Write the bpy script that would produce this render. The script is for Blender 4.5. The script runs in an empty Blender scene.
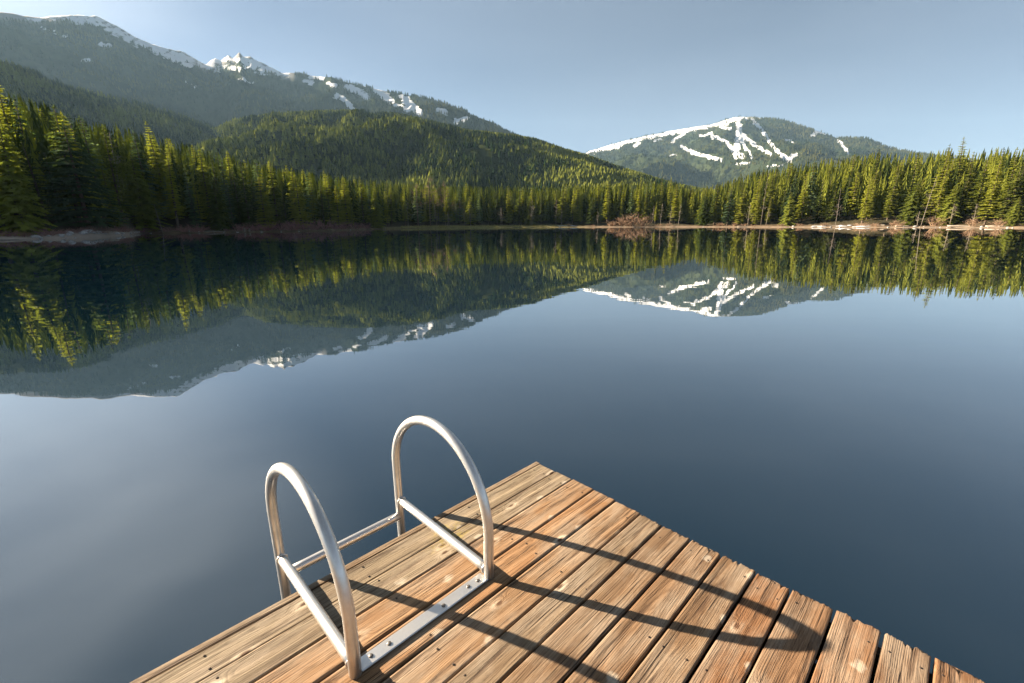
import bpy, bmesh, math, random
import numpy as np
from mathutils import Vector, Matrix

rng = np.random.default_rng(7)
random.seed(7)
scene = bpy.context.scene
COL = scene.collection
R = math.radians
PI = math.pi

# ------------------------------------------------------------------ camera
FPX, CX, CY, HORIZON = 446.0, 512.0, 341.5, 223.6
ROLL = math.radians(0.30)          # the photograph leans a little
PITCH = math.atan((CY - HORIZON) / FPX)
DECK = 0.50                       # deck top above the lake
CAMZ = DECK + 1.48
CFWD = np.array([0, math.cos(PITCH), -math.sin(PITCH)])
_r0, _u0 = np.array([1.0, 0, 0]), np.array([0, math.sin(PITCH), math.cos(PITCH)])
CRIGHT = math.cos(ROLL) * _r0 - math.sin(ROLL) * _u0
CUP = math.cos(ROLL) * _u0 + math.sin(ROLL) * _r0


def ray(x, y):
    return (x - CX) / FPX * CRIGHT + (CY - y) / FPX * CUP + CFWD


def on_level(x, y, z):
    """where the sight line through a photo point meets the level z"""
    d = ray(x, y)
    return np.array([0, 0, CAMZ]) + d * ((z - CAMZ) / d[2])


def az_el(x, y):
    d = ray(x, y)
    return math.atan2(d[0], d[1]), d[2] / math.hypot(d[0], d[1])


def project(P):
    P = np.asarray(P, float) - np.array([0, 0, CAMZ])
    z = np.maximum(P @ CFWD, 1e-3)
    return CX + FPX * (P @ CRIGHT) / z, CY - FPX * (P @ CUP) / z


cam_data = bpy.data.cameras.new('camera')
cam_data.sensor_width = 36.0
cam_data.lens = FPX / 1024 * 36
cam_data.clip_start = 0.05
cam_data.clip_end = 60000
cam = bpy.data.objects.new('camera', cam_data)
COL.objects.link(cam)
cam.matrix_world = Matrix(((CRIGHT[0], CUP[0], -CFWD[0], 0), (CRIGHT[1], CUP[1], -CFWD[1], 0), (CRIGHT[2], CUP[2], -CFWD[2], CAMZ), (0, 0, 0, 1)))
scene.camera = cam

# ------------------------------------------------------------------ light, sky, render
SUN_AZ = R(-70.8)                 # clockwise from +Y, so the sun stands to the left
SUN_EL = R(21.8)
world = bpy.data.worlds.new('World')
scene.world = world
world.use_nodes = True
wn = world.node_tree.nodes
bg = wn['Background']
sky = wn.new('ShaderNodeTexSky')
sky.sky_type = 'NISHITA'
sky.sun_disc = False
sky.sun_elevation = SUN_EL
sky.sun_rotation = SUN_AZ
sky.altitude = 2200
sky.air_density = 0.8
sky.dust_density = 0.4
sky.ozone_density = 1.6
hsv = wn.new('ShaderNodeHueSaturation')
hsv.inputs['Saturation'].default_value = 0.85
world.node_tree.links.new(sky.outputs[0], hsv.inputs['Color'])
hsv.inputs['Value'].default_value = 0.365
WL = world.node_tree.links.new
# faint cloud streaks, plus a bright out-of-view patch added for the lake's glow
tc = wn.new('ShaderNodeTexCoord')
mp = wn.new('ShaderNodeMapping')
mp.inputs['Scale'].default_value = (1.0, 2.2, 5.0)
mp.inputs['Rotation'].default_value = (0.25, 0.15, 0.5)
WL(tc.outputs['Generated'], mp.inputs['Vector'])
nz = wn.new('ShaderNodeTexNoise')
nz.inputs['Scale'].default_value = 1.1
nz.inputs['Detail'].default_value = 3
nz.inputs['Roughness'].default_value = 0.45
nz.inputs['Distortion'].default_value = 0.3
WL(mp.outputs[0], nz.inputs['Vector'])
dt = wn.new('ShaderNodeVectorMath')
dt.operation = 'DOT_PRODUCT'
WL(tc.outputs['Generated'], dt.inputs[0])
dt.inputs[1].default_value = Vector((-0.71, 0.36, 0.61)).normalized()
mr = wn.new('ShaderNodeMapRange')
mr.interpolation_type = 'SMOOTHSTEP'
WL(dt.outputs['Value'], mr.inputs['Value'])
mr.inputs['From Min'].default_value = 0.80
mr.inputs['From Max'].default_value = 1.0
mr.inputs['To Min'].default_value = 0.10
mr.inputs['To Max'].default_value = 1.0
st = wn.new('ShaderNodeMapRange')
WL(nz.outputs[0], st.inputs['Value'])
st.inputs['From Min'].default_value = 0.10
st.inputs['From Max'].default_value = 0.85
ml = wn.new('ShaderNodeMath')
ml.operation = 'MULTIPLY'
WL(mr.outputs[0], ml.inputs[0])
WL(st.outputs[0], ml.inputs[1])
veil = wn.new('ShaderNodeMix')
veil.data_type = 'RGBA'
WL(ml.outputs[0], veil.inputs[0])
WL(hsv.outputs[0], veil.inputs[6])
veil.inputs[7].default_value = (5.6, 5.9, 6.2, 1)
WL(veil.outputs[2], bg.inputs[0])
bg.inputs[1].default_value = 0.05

sd = bpy.data.lights.new('sun', 'SUN')
sd.energy = 5.0
sd.angle = R(0.5)
sd.color = (1.0, 0.83, 0.62)
sun = bpy.data.objects.new('sun', sd)
COL.objects.link(sun)
to_sun = Vector((math.sin(SUN_AZ) * math.cos(SUN_EL), math.cos(SUN_AZ) * math.cos(SUN_EL), math.sin(SUN_EL)))
sun.rotation_euler = to_sun.to_track_quat('Z', 'Y').to_euler()
sun.location = (-60, 20, 60)

scene.view_settings.view_transform = 'Standard'
scene.view_settings.look = 'None'
scene.view_settings.gamma = 1
scene.view_settings.exposure = 2.55
scene.view_settings.use_curve_mapping = False
scene.render.engine = 'CYCLES'
cy = scene.cycles
cy.max_bounces = 7
cy.diffuse_bounces = 3
cy.glossy_bounces = 4
cy.transmission_bounces = 3
cy.transparent_max_bounces = 6
cy.volume_bounces = 0
cy.sample_clamp_indirect = 6
cy.use_denoising = True
cy.caustics_reflective = False
cy.caustics_refractive = False


# ------------------------------------------------------------------ helpers
def tag(o, label=None, cat=None, group=None, kind=None):
    for k, v in (('label', label), ('category', cat), ('group', group), ('kind', kind)):
        if v:
            o[k] = v
    return o


def mesh_np(name, verts, faces, mats=(), smooth=False, attrs=None):
    """faces: (n,3) or (n,4) array, or a list of such arrays; attrs: name -> per-vertex floats"""
    verts = np.asarray(verts, np.float32)
    groups = faces if isinstance(faces, list) else [faces]
    groups = [np.asarray(g, np.int32) for g in groups if len(g)]
    me = bpy.data.meshes.new(name)
    me.vertices.add(len(verts))
    me.vertices.foreach_set('co', verts.ravel())
    loops = np.concatenate([g.ravel() for g in groups])
    tot = np.concatenate([np.full(len(g), g.shape[1], np.int32) for g in groups])
    start = np.concatenate([[0], np.cumsum(tot)[:-1]]).astype(np.int32)
    me.loops.add(len(loops))
    me.loops.foreach_set('vertex_index', loops)
    me.polygons.add(len(tot))
    me.polygons.foreach_set('loop_start', start)
    me.polygons.foreach_set('loop_total', tot)
    me.polygons.foreach_set('use_smooth', np.full(len(tot), smooth, bool))
    for k, v in (attrs or {}).items():
        a = me.attributes.new(k, 'FLOAT', 'POINT')
        a.data.foreach_set('value', np.asarray(v, np.float32))
    me.update(calc_edges=True)
    me.validate()
    for m in mats:
        me.materials.append(m)
    return me


def link(name, me, parent=None, loc=None):
    o = bpy.data.objects.new(name, me)
    COL.objects.link(o)
    if parent is not None:
        o.parent = parent
    if loc is not None:
        o.location = loc
    return o


def empty(name, loc=(0, 0, 0), rz=0.0, scale=(1, 1, 1)):
    o = bpy.data.objects.new(name, None)
    o.empty_display_size = 0.2
    COL.objects.link(o)
    o.location = loc
    o.rotation_euler = (0, 0, rz)
    o.scale = scale
    return o


def tube_np(pts, radii, sides=10, caps=True):
    """swept tube; returns verts, [quads, tris]"""
    pts = np.asarray(pts, float)
    n = len(pts)
    radii = np.broadcast_to(np.asarray(radii, float), (n,))
    tang = np.gradient(pts, axis=0)
    tang /= np.linalg.norm(tang, axis=1)[:, None] + 1e-12
    ref = np.array([0, 0, 1.0]) if abs(tang[0][2]) < 0.9 else np.array([1.0, 0, 0])
    a = np.cross(tang[0], ref)
    a /= np.linalg.norm(a)
    V = []
    for i in range(n):
        a = a - tang[i] * (a @ tang[i])
        a /= np.linalg.norm(a) + 1e-12
        b = np.cross(tang[i], a)
        ang = np.linspace(0, 2 * PI, sides, endpoint=False)
        V.append(pts[i] + radii[i] * (np.cos(ang)[:, None] * a + np.sin(ang)[:, None] * b))
    V = np.concatenate(V)
    q = []
    for i in range(n - 1):
        for k in range(sides):
            k2 = (k + 1) % sides
            q.append((i * sides + k, i * sides + k2, (i + 1) * sides + k2, (i + 1) * sides + k))
    t = []
    if caps:
        V = np.concatenate([V, pts[:1], pts[-1:]])
        c0, c1 = len(V) - 2, len(V) - 1
        for k in range(sides):
            k2 = (k + 1) % sides
            t.append((c0, k2, k))
            t.append((c1, (n - 1) * sides + k, (n - 1) * sides + k2))
    return V, [np.array(q), np.array(t).reshape(-1, 3)]


class Pile:
    """collects pieces into one mesh"""
    def __init__(self):
        self.v, self.q, self.t, self.n = [], [], [], 0

    def add(self, v, faces):
        faces = faces if isinstance(faces, list) else [faces]
        for f in faces:
            f = np.asarray(f)
            if len(f):
                (self.q if f.shape[1] == 4 else self.t).append(f + self.n)
        self.v.append(np.asarray(v, float))
        self.n += len(v)

    def mesh(self, name, mats, smooth=False, attrs=None):
        f = []
        if self.q:
            f.append(np.concatenate(self.q))
        if self.t:
            f.append(np.concatenate(self.t))
        return mesh_np(name, np.concatenate(self.v), f, mats, smooth, attrs)


def _hash(ix, iy, s):
    h = (ix * 374761393 + iy * 668265263 + s * 1442695041) & 0xFFFFFFFF
    h = ((h ^ (h >> 13)) * 1274126177) & 0xFFFFFFFF
    return ((h ^ (h >> 16)) & 0xFFFF) / 65535.0


def vnoise(x, y, s=0):
    x = np.asarray(x, float)
    y = np.asarray(y, float)
    ix, iy = np.floor(x).astype(np.int64), np.floor(y).astype(np.int64)
    fx, fy = x - ix, y - iy
    fx, fy = fx * fx * (3 - 2 * fx), fy * fy * (3 - 2 * fy)
    a, b = _hash(ix, iy, s), _hash(ix + 1, iy, s)
    c, d = _hash(ix, iy + 1, s), _hash(ix + 1, iy + 1, s)
    return (a * (1 - fx) + b * fx) * (1 - fy) + (c * (1 - fx) + d * fx) * fy


def fbm(x, y, oct=5, s=0):
    out, amp, tot = 0.0, 1.0, 0.0
    for o in range(oct):
        out = out + amp * (vnoise(x * 2 ** o, y * 2 ** o, s + o) - 0.5)
        tot += amp
        amp *= 0.5
    return out / tot * 2


def ridged(x, y, oct=4, s=0):
    out, amp, tot = 0.0, 1.0, 0.0
    for o in range(oct):
        out = out + amp * (1 - np.abs(2 * vnoise(x * 2 ** o, y * 2 ** o, s + o) - 1))
        tot += amp
        amp *= 0.5
    return out / tot


# ------------------------------------------------------------------ materials
class Nodes:
    def __init__(self, name):
        self.m = bpy.data.materials.new(name)
        self.m.use_nodes = True
        self.t = self.m.node_tree
        self.b = self.t.nodes['Principled BSDF']
        self.out = self.t.nodes['Material Output']

    def n(self, kind, **kw):
        nd = self.t.nodes.new(kind)
        for k, v in kw.items():
            if k == 'i':
                for key, val in v.items():
                    self.set(nd.inputs[key], val)
            else:
                setattr(nd, k, v)
        return nd

    def set(self, sock, val):
        if isinstance(val, bpy.types.NodeSocket):
            self.t.links.new(val, sock)
        else:
            sock.default_value = val

    def math(self, op, a, b=0.0, c=0.0, clamp=False):
        nd = self.n('ShaderNodeMath', operation=op, use_clamp=clamp)
        for s, v in zip(nd.inputs, (a, b, c)):
            self.set(s, v)
        return nd.outputs[0]

    def noise(self, vec, scale, detail=4, rough=0.55, dist=0.0):
        nd = self.n('ShaderNodeTexNoise')
        if vec is not None:
            self.set(nd.inputs['Vector'], vec)
        nd.inputs['Scale'].default_value = scale
        nd.inputs['Detail'].default_value = detail
        nd.inputs['Roughness'].default_value = rough
        nd.inputs['Distortion'].default_value = dist
        return nd.outputs[0]

    def map(self, vec, scale=(1, 1, 1), loc=(0, 0, 0)):
        nd = self.n('ShaderNodeMapping')
        self.set(nd.inputs['Vector'], vec)
        self.set(nd.inputs['Scale'], scale)
        self.set(nd.inputs['Location'], loc)
        return nd.outputs[0]

    def ramp(self, fac, stops, interp='LINEAR'):
        nd = self.n('ShaderNodeValToRGB')
        nd.color_ramp.interpolation = interp
        el = nd.color_ramp.elements
        while len(el) < len(stops):
            el.new(0.5)
        for e, (p, c) in zip(el, stops):
            e.position = p
            e.color = (c, c, c, 1) if isinstance(c, (int, float)) else (*c, 1)
        self.set(nd.inputs[0], fac)
        return nd.outputs[0]

    def mix(self, fac, a, b, blend='MIX'):
        nd = self.n('ShaderNodeMix', data_type='RGBA', blend_type=blend)
        for s, v in ((nd.inputs[0], fac), (nd.inputs[6], a), (nd.inputs[7], b)):
            if isinstance(v, tuple) and len(v) == 3:
                v = (*v, 1)
            self.set(s, v)
        return nd.outputs[2]

    def bump(self, h, strength, dist=0.01, normal=None):
        nd = self.n('ShaderNodeBump')
        nd.inputs['Strength'].default_value = strength
        nd.inputs['Distance'].default_value = dist
        self.set(nd.inputs['Height'], h)
        if normal is not None:
            self.set(nd.inputs['Normal'], normal)
        self.set(self.b.inputs['Normal'], nd.outputs[0])
        return nd.outputs[0]

    def p(self, **kw):
        for k, v in kw.items():
            key = {'color': 'Base Color', 'rough': 'Roughness', 'metal': 'Metallic', 'ior': 'IOR',
                   'spec': 'Specular IOR Level'}[k]
            if key == 'Base Color' and isinstance(v, tuple):
                v = (*v, 1)
            self.set(self.b.inputs[key], v)
        return self.m

    def coord(self, which='Object'):
        return self.n('ShaderNodeTexCoord').outputs[which]

    def attr(self, name):
        return self.n('ShaderNodeAttribute', attribute_name=name).outputs['Fac']


def wood_material():
    k = Nodes('weathered deck wood')
    info = k.n('ShaderNodeObjectInfo')
    rnd, tint = info.outputs['Random'], info.outputs['Color']
    co = k.coord()
    off = k.n('ShaderNodeCombineXYZ')
    k.set(off.inputs[0], k.math('MULTIPLY', rnd, 57.0))
    k.set(off.inputs[1], k.math('MULTIPLY_ADD', rnd, 0.0, 0.0))
    base = k.n('ShaderNodeVectorMath', operation='ADD')
    k.set(base.inputs[0], co)
    k.set(base.inputs[1], off.outputs[0])
    base = base.outputs[0]
    # knots: flattened voronoi cells along the board
    kv = k.n('ShaderNodeTexVoronoi', feature='F1', voronoi_dimensions='2D')
    k.set(kv.inputs['Vector'], k.map(base, (4.2, 9.0, 0.0)))
    kv.inputs['Scale'].default_value = 1.0
    kd = kv.outputs['Distance']
    pick = k.n('ShaderNodeSeparateColor')
    k.set(pick.inputs[0], kv.outputs['Color'])
    has = k.math('GREATER_THAN', pick.outputs[0], 0.80)
    bulge = k.math('MULTIPLY', k.math('POWER', 2.718, k.math('MULTIPLY', k.math('MULTIPLY', kd, kd), -22.0)), has)
    # growth rings of a flat-sawn board: circles about an axis under the board that wanders
    wob = k.math('MULTIPLY', k.math('SUBTRACT', k.noise(k.map(base, (0.8, 3.0, 1.0)), 1.0, 3), 0.5), 0.09)
    sep = k.n('ShaderNodeSeparateXYZ')
    k.set(sep.inputs[0], co)
    yc = k.math('ADD', sep.outputs[1], k.math('MULTIPLY', k.math('SUBTRACT', rnd, 0.5), 0.10))
    wx = k.math('MULTIPLY', k.math('SUBTRACT', k.noise(k.map(base, (0.45, 0.0, 0.0)), 1.0, 2), 0.5), 0.11)
    zz = k.math('ADD', k.math('ABSOLUTE', k.math('ADD', wx, 0.02)), 0.012)
    rr = k.math('SQRT', k.math('ADD', k.math('MULTIPLY', yc, yc), k.math('MULTIPLY', zz, zz)))
    rr = k.math('ADD', rr, wob)
    rr = k.math('ADD', rr, k.math('MULTIPLY', bulge, 0.035))
    ring = k.math('FRACT', k.math('MULTIPLY', rr, 150.0))
    ring = k.ramp(ring, [(0.0, 0.2), (0.35, 0.8), (0.75, 1.0), (0.93, 0.4), (1.0, 0.2)])
    fibre = k.noise(k.map(base, (2.6, 280, 60)), 1.0, 4, 0.7)
    streak = k.noise(k.map(base, (0.7, 34, 6)), 1.0, 5, 0.65)
    blot = k.noise(k.map(base, (2.2, 6, 2)), 1.0, 6, 0.65)
    g = k.math('ADD', k.math('MULTIPLY', ring, 0.14), k.math('MULTIPLY', fibre, 0.54))
    g = k.math('ADD', g, k.math('MULTIPLY', streak, 0.62))
    col = k.ramp(g, [(0.40, (0.026, 0.016, 0.010)), (0.53, (0.110, 0.070, 0.042)), (0.65, (0.215, 0.148, 0.092)), (0.85, (0.37, 0.285, 0.20))])
    col = k.mix(1.0, col, tint, 'MULTIPLY')
    lum = k.n('ShaderNodeRGBToBW')
    k.set(lum.inputs[0], col)
    silver = k.mix(1.0, lum.outputs[0], (1.22, 1.05, 0.80), 'MULTIPLY')
    col = k.mix(info.outputs['Alpha'], col, silver)
    # bleached, worn areas
    worn = k.ramp(blot, [(0.44, 0.0), (0.62, 0.9)])
    grey = k.mix(k.math('MULTIPLY', fibre, 1.0), (0.13, 0.10, 0.070), (0.45, 0.37, 0.28))
    col = k.mix(k.math('MULTIPLY', worn, 0.62), col, grey)
    dark = k.ramp(k.noise(k.map(base, (1.7, 27, 4), (9, 3, 1)), 1.0, 5, 0.7), [(0.53, 0.0), (0.66, 0.8)])
    col = k.mix(dark, col, (0.055, 0.032, 0.02))
    # checks: thin dark cracks running with the grain
    crack = k.ramp(k.noise(k.map(base, (1.3, 85, 10), (3, 7, 2)), 1.0, 3, 0.6), [(0.335, 1.0), (0.40, 0.0)])
    col = k.mix(k.math('MULTIPLY', crack, 0.8), col, (0.03, 0.018, 0.012))
    # knot faces: pale rim, dark eye
    eye = k.math('MULTIPLY', k.ramp(kd, [(0.045, 1.0), (0.075, 0.0)]), has)
    rim = k.math('MULTIPLY', k.ramp(kd, [(0.06, 0.0), (0.13, 1.0), (0.24, 0.0)]), has)
    rimn = k.math('MULTIPLY', rim, k.ramp(blot, [(0.42, 0.0), (0.66, 0.65)]))
    col = k.mix(rimn, col, (0.62, 0.52, 0.40))
    col = k.mix(k.math('MULTIPLY', eye, 0.85), col, (0.07, 0.035, 0.02))
    # droppings and dried splashes
    sv = k.n('ShaderNodeTexVoronoi', feature='F1', voronoi_dimensions='2D')
    sn = k.n('ShaderNodeVectorMath', operation='ADD')
    nz = k.n('ShaderNodeTexNoise')
    k.set(nz.inputs['Vector'], base)
    nz.inputs['Scale'].default_value = 30
    k.set(sn.inputs[0], k.map(base, (3.4, 4.4, 0), (1.3, 0.4, 0)))
    scl = k.n('ShaderNodeVectorMath', operation='SCALE')
    k.set(scl.inputs[0], nz.outputs['Color'])
    scl.inputs['Scale'].default_value = 0.16
    k.set(sn.inputs[1], scl.outputs[0])
    k.set(sv.inputs['Vector'], sn.outputs[0])
    sv.inputs['Scale'].default_value = 1.0
    sp = k.n('ShaderNodeSeparateColor')
    k.set(sp.inputs[0], sv.outputs['Color'])
    spot = k.math('MULTIPLY', k.ramp(sv.outputs['Distance'], [(0.05, 1.0), (0.10, 0.0)]), k.math('GREATER_THAN', sp.outputs[1], 0.58))
    col = k.mix(k.math('MULTIPLY', spot, 0.42), col, (0.52, 0.46, 0.37))
    # lichen where the builder marked it
    li = k.math('MULTIPLY', k.attr('lichen'), k.ramp(k.noise(k.map(co, (1, 1, 1)), 55, 4, 0.7), [(0.46, 0.0), (0.56, 1.0)]))
    col = k.mix(k.math('MULTIPLY', li, 0.6), col, (0.28, 0.22, 0.05))
    h = k.math('ADD', k.math('MULTIPLY', g, 0.8), k.math('MULTIPLY', crack, -0.8))
    h = k.math('SUBTRACT', h, k.math('MULTIPLY', dark, 0.25))
    k.bump(h, 1.0, 0.006)
    return k.p(color=col, rough=k.ramp(g, [(0.4, 0.9), (0.8, 0.72)]), spec=0.2)


def metal_material():
    k = Nodes('weathered aluminium tube')
    co = k.coord()
    n1 = k.noise(co, 9, 6, 0.65)
    n2 = k.noise(k.map(co, (140, 140, 25)), 1.0, 3, 0.6)
    col = k.mix(k.ramp(n1, [(0.35, 0.0), (0.7, 1.0)]), (0.68, 0.67, 0.655), (0.49, 0.48, 0.46))
    k.bump(n2, 0.15, 0.002)
    return k.p(color=col, metal=0.85, rough=k.ramp(n1, [(0.3, 0.27), (0.7, 0.45)]))


def simple(name, color, rough=0.8, metal=0.0, var=0.3, scale=8.0, bump=0.3, bdist=0.02):
    k = Nodes(name)
    co = k.coord()
    n = k.noise(co, scale, 6, 0.65)
    lo = tuple(c * (1 - var) for c in color)
    hi = tuple(min(1, c * (1 + var)) for c in color)
    col = k.mix(k.ramp(n, [(0.3, 0.0), (0.7, 1.0)]), lo, hi)
    if bump:
        k.bump(n, bump, bdist)
    return k.p(color=col, rough=rough, metal=metal, spec=0.25)


def leaf_material(name, dark, light, trans=0.3, attr=None):
    """needle foliage: clumps of two greens, a little light passing through; each tree its own tone"""
    k = Nodes(name)
    info = k.n('ShaderNodeObjectInfo')
    co = k.coord()
    cl = k.noise(co, 0.55, 3, 0.6)
    fine = k.noise(co, 5.0, 2, 0.6)
    f = k.math('ADD', k.math('MULTIPLY', cl, 0.6), k.math('MULTIPLY', fine, 0.4))
    tone = k.attr(attr) if attr else info.outputs['Random']
    f = k.math('ADD', f, k.math('MULTIPLY', k.math('SUBTRACT', tone, 0.5), 0.95))
    col = k.ramp(f, [(0.20, dark), (0.64, light)])
    k.p(color=col, rough=1.0, spec=0.0 if attr else 0.06)
    tr = k.n('ShaderNodeBsdfTranslucent')
    k.set(tr.inputs[0], k.mix(1.0, col, (1.2, 1.3, 0.6), 'MULTIPLY'))
    mx = k.n('ShaderNodeMixShader')
    mx.inputs[0].default_value = trans
    k.t.links.new(k.b.outputs[0], mx.inputs[1])
    k.t.links.new(tr.outputs[0], mx.inputs[2])
    k.t.links.new(mx.outputs[0], k.out.inputs[0])
    return k.m


def mountain_material(name, low, high, rock=(0.20, 0.19, 0.18)):
    k = Nodes(name)
    co = k.coord()
    n = k.noise(co, 0.012, 7, 0.6)
    col = k.mix(k.ramp(n, [(0.35, 0.0), (0.65, 1.0)]), low, high)
    ro = k.mix(k.noise(co, 0.03, 6, 0.7), (rock[0] * .5, rock[1] * .5, rock[2] * .5), rock)
    col = k.mix(k.attr('rock'), col, ro)
    sa = k.attr('snow')
    s = k.math('ADD', sa, k.math('MULTIPLY', k.math('MULTIPLY', k.math('SUBTRACT', k.noise(co, 0.03, 5, 0.75), 0.5), 1.3), k.math('MULTIPLY', sa, 5.0, clamp=True)))
    s = k.ramp(s, [(0.42, 0.0), (0.60, 1.0)])
    col = k.mix(s, col, (0.62, 0.63, 0.65))
    k.bump(k.noise(co, 0.03, 6, 0.7), 0.6, 12.0)
    return k.p(color=col, rough=1.0, spec=0.0)


M_WOOD = wood_material()
M_METAL = metal_material()
M_BOLT = simple('dull bolt steel', (0.16, 0.15, 0.14), 0.5, 0.8, 0.3, 60, 0.2, 0.001)
M_FRAME = simple('dark wet framing timber', (0.09, 0.06, 0.04), 0.8, 0, 0.4, 12, 0.3, 0.004)
M_BARK = simple('conifer bark', (0.10, 0.075, 0.055), 0.9, 0, 0.4, 3, 0.5, 0.05)
M_PALE = simple('bleached dead wood', (0.20, 0.17, 0.14), 0.85, 0, 0.25, 3, 0.4, 0.03)
M_LOG = simple('driftwood grey', (0.34, 0.29, 0.24), 0.85, 0, 0.35, 4, 0.4, 0.03)
M_ROCK = simple('shore rock', (0.30, 0.29, 0.28), 0.85, 0, 0.4, 2.5, 0.6, 0.08)
M_SNOW = simple('old snow', (0.44, 0.455, 0.48), 0.7, 0, 0.1, 2.0, 0.4, 0.05)
M_TWIG = simple('red bare twigs', (0.26, 0.14, 0.118), 0.85, 0, 0.35, 2, 0, 0)
M_TWIG2 = simple('tan bare twigs', (0.27, 0.175, 0.11), 0.85, 0, 0.3, 2, 0, 0)
M_BIRCH = simple('pale alder bark', (0.27, 0.23, 0.18), 0.8, 0, 0.3, 2, 0, 0)
M_FIR = leaf_material('fir needles', (0.060, 0.080, 0.024), (0.26, 0.265, 0.045), 0.50)
M_CEDAR = leaf_material('cedar sprays', (0.060, 0.082, 0.020), (0.20, 0.22, 0.040), 0.42)
M_SPRUCE = leaf_material('dark spruce needles', (0.050, 0.080, 0.042), (0.15, 0.20, 0.10), 0.35)
M_WOODS = leaf_material('woodland needles', (0.050, 0.070, 0.020), (0.20, 0.215, 0.036), 0.42, 'tone')
M_FAR = leaf_material('far forest needles', (0.016, 0.032, 0.010), (0.17, 0.185, 0.032), 0.32, 'tone')

M_SLOPE = leaf_material('mountain forest needles', (0.011, 0.022, 0.009), (0.080, 0.078, 0.020), 0.25, 'tone')

k = Nodes('shore ground')
co = k.coord()
n = k.noise(co, 0.35, 6, 0.65)
n2 = k.noise(co, 0.06, 4, 0.6)
gcol = k.mix(k.ramp(n, [(0.35, 0.0), (0.65, 1.0)]), (0.055, 0.040, 0.026), (0.15, 0.105, 0.062))
gcol = k.mix(k.attr('grass'), gcol, k.mix(n, (0.10, 0.10, 0.03), (0.26, 0.24, 0.08)))
gcol = k.mix(k.attr('sand'), gcol, k.mix(n, (0.20, 0.155, 0.125), (0.40, 0.33, 0.27)))
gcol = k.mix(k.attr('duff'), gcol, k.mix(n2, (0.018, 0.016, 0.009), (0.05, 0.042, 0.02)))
k.bump(n, 0.6, 0.1)
M_GROUND = k.p(color=gcol, rough=0.92, spec=0.15)

k = Nodes('lake water')
co = k.coord()
w1 = k.noise(k.map(co, (0.35, 1.0, 1)), 0.9, 3, 0.5)
w2 = k.noise(k.map(co, (0.5, 1.0, 1)), 0.05, 2, 0.5)
k.bump(k.math('ADD', w1, k.math('MULTIPLY', w2, 5.0)), 0.03, 0.06)
M_WATER = k.p(color=(0.0012, 0.009, 0.019), rough=0.9, spec=0.0)
gl = k.n('ShaderNodeBsdfGlossy')
gl.inputs['Roughness'].default_value = 0.012
gl.inputs['Color'].default_value = (1, 1, 1, 1)
bump_out = k.b.inputs['Normal'].links[0].from_socket
k.set(gl.inputs['Normal'], bump_out)
lw = k.n('ShaderNodeLayerWeight')
lw.inputs['Blend'].default_value = 0.5
k.set(lw.inputs['Normal'], bump_out)
fr = k.math('MULTIPLY_ADD', k.math('POWER', lw.outputs['Facing'], 2.4), 0.97, 0.022, clamp=True)
wm = k.n('ShaderNodeMixShader')
k.set(wm.inputs[0], fr)
k.t.links.new(k.b.outputs[0], wm.inputs[1])
k.t.links.new(gl.outputs[0], wm.inputs[2])
k.t.links.new(wm.outputs[0], k.out.inputs[0])

# ------------------------------------------------------------------ lake
v = [(-7200, -7200, 0), (7200, -7200, 0), (7200, 7200, 0), (-7200, 7200, 0)]
tag(link('lake_water', mesh_np('lake_water', v, np.array([[0, 1, 2, 3]]), [M_WATER])), kind='structure')

# ------------------------------------------------------------------ shore land
SHORE_PX = [(-260, 246), (-120, 243), (0, 240), (60, 238.5), (110, 236.5), (128, 235.0), (140, 233.5), (190, 233), (260, 232), (330, 231),
            (385, 229), (430, 228), (560, 227.2), (700, 227.0), (830, 227.3), (930, 227.5), (1024, 228), (1200, 229)]
sh_az = []
sh_r = []
for px, py in SHORE_PX:
    P = on_level(px, py, 0)
    sh_az.append(math.atan2(P[0], P[1]))
    sh_r.append(math.hypot(P[0], P[1]))
sh_az = np.array([-PI, -2.4, -1.75, -1.3] + sh_az + [1.3, 1.8, 2.4, PI])
sh_r = np.array([160.0, 170, 130, 92] + sh_r + [230, 210, 180, 160])

SKY_PX = [(-300, 125), (-150, 100), (0, 85), (20, 88), (45, 97), (65, 110), (110, 119), (150, 129), (185, 139), (200, 144), (250, 156), (300, 166),
          (350, 175), (400, 181), (450, 182), (500, 183), (546, 184), (605, 181), (649, 179), (674, 179), (688, 185), (696, 187), (713, 183), (733, 176), (759, 167), (786, 161), (806, 159),
          (850, 153), (880, 149), (900, 151), (930, 147), (950, 144), (975, 147), (1000, 144), (1024, 144), (1300, 140)]
sk = np.array([az_el(*p) for p in SKY_PX])


def shore_r(az):
    az = np.asarray(az)
    return np.interp(az, sh_az, sh_r) + 0.9 * fbm(az * 60, az * 0 + 3.3, 4, 5)


def skyline(az):
    return np.interp(az, sk[:, 0], sk[:, 1])


BACK = 70.0                         # metres of rising wood behind the shore


def slope_at(az):
    rb = np.interp(az, sh_az, sh_r) + BACK
    s = (skyline(az) * rb + CAMZ - 19.0) / (BACK - 6)
    return np.clip(s, 0.0, 0.8)


SPIT = az_el(85, 228)[0]


def ground_z(az, r):
    t = r - shore_r(az)
    z = np.where(t < 0, np.maximum(t * 0.25, -0.7), 0.55 * (1 - np.exp(-np.maximum(t, 0) / 1.6)))
    z = z + slope_at(az) * np.clip(t - 6, 0, BACK) + 0.25 * fbm(np.sin(az) * r * 0.2, np.cos(az) * r * 0.2, 3, 9) * np.clip(t / 3, 0, 1)
    z = z + 0.5 * np.exp(-((az - SPIT) / 0.05) ** 2) * (1 - np.exp(-np.maximum(t, 0) / 1.2)) * np.clip((14 - t) / 10, 0, 1)
    return z


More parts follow.
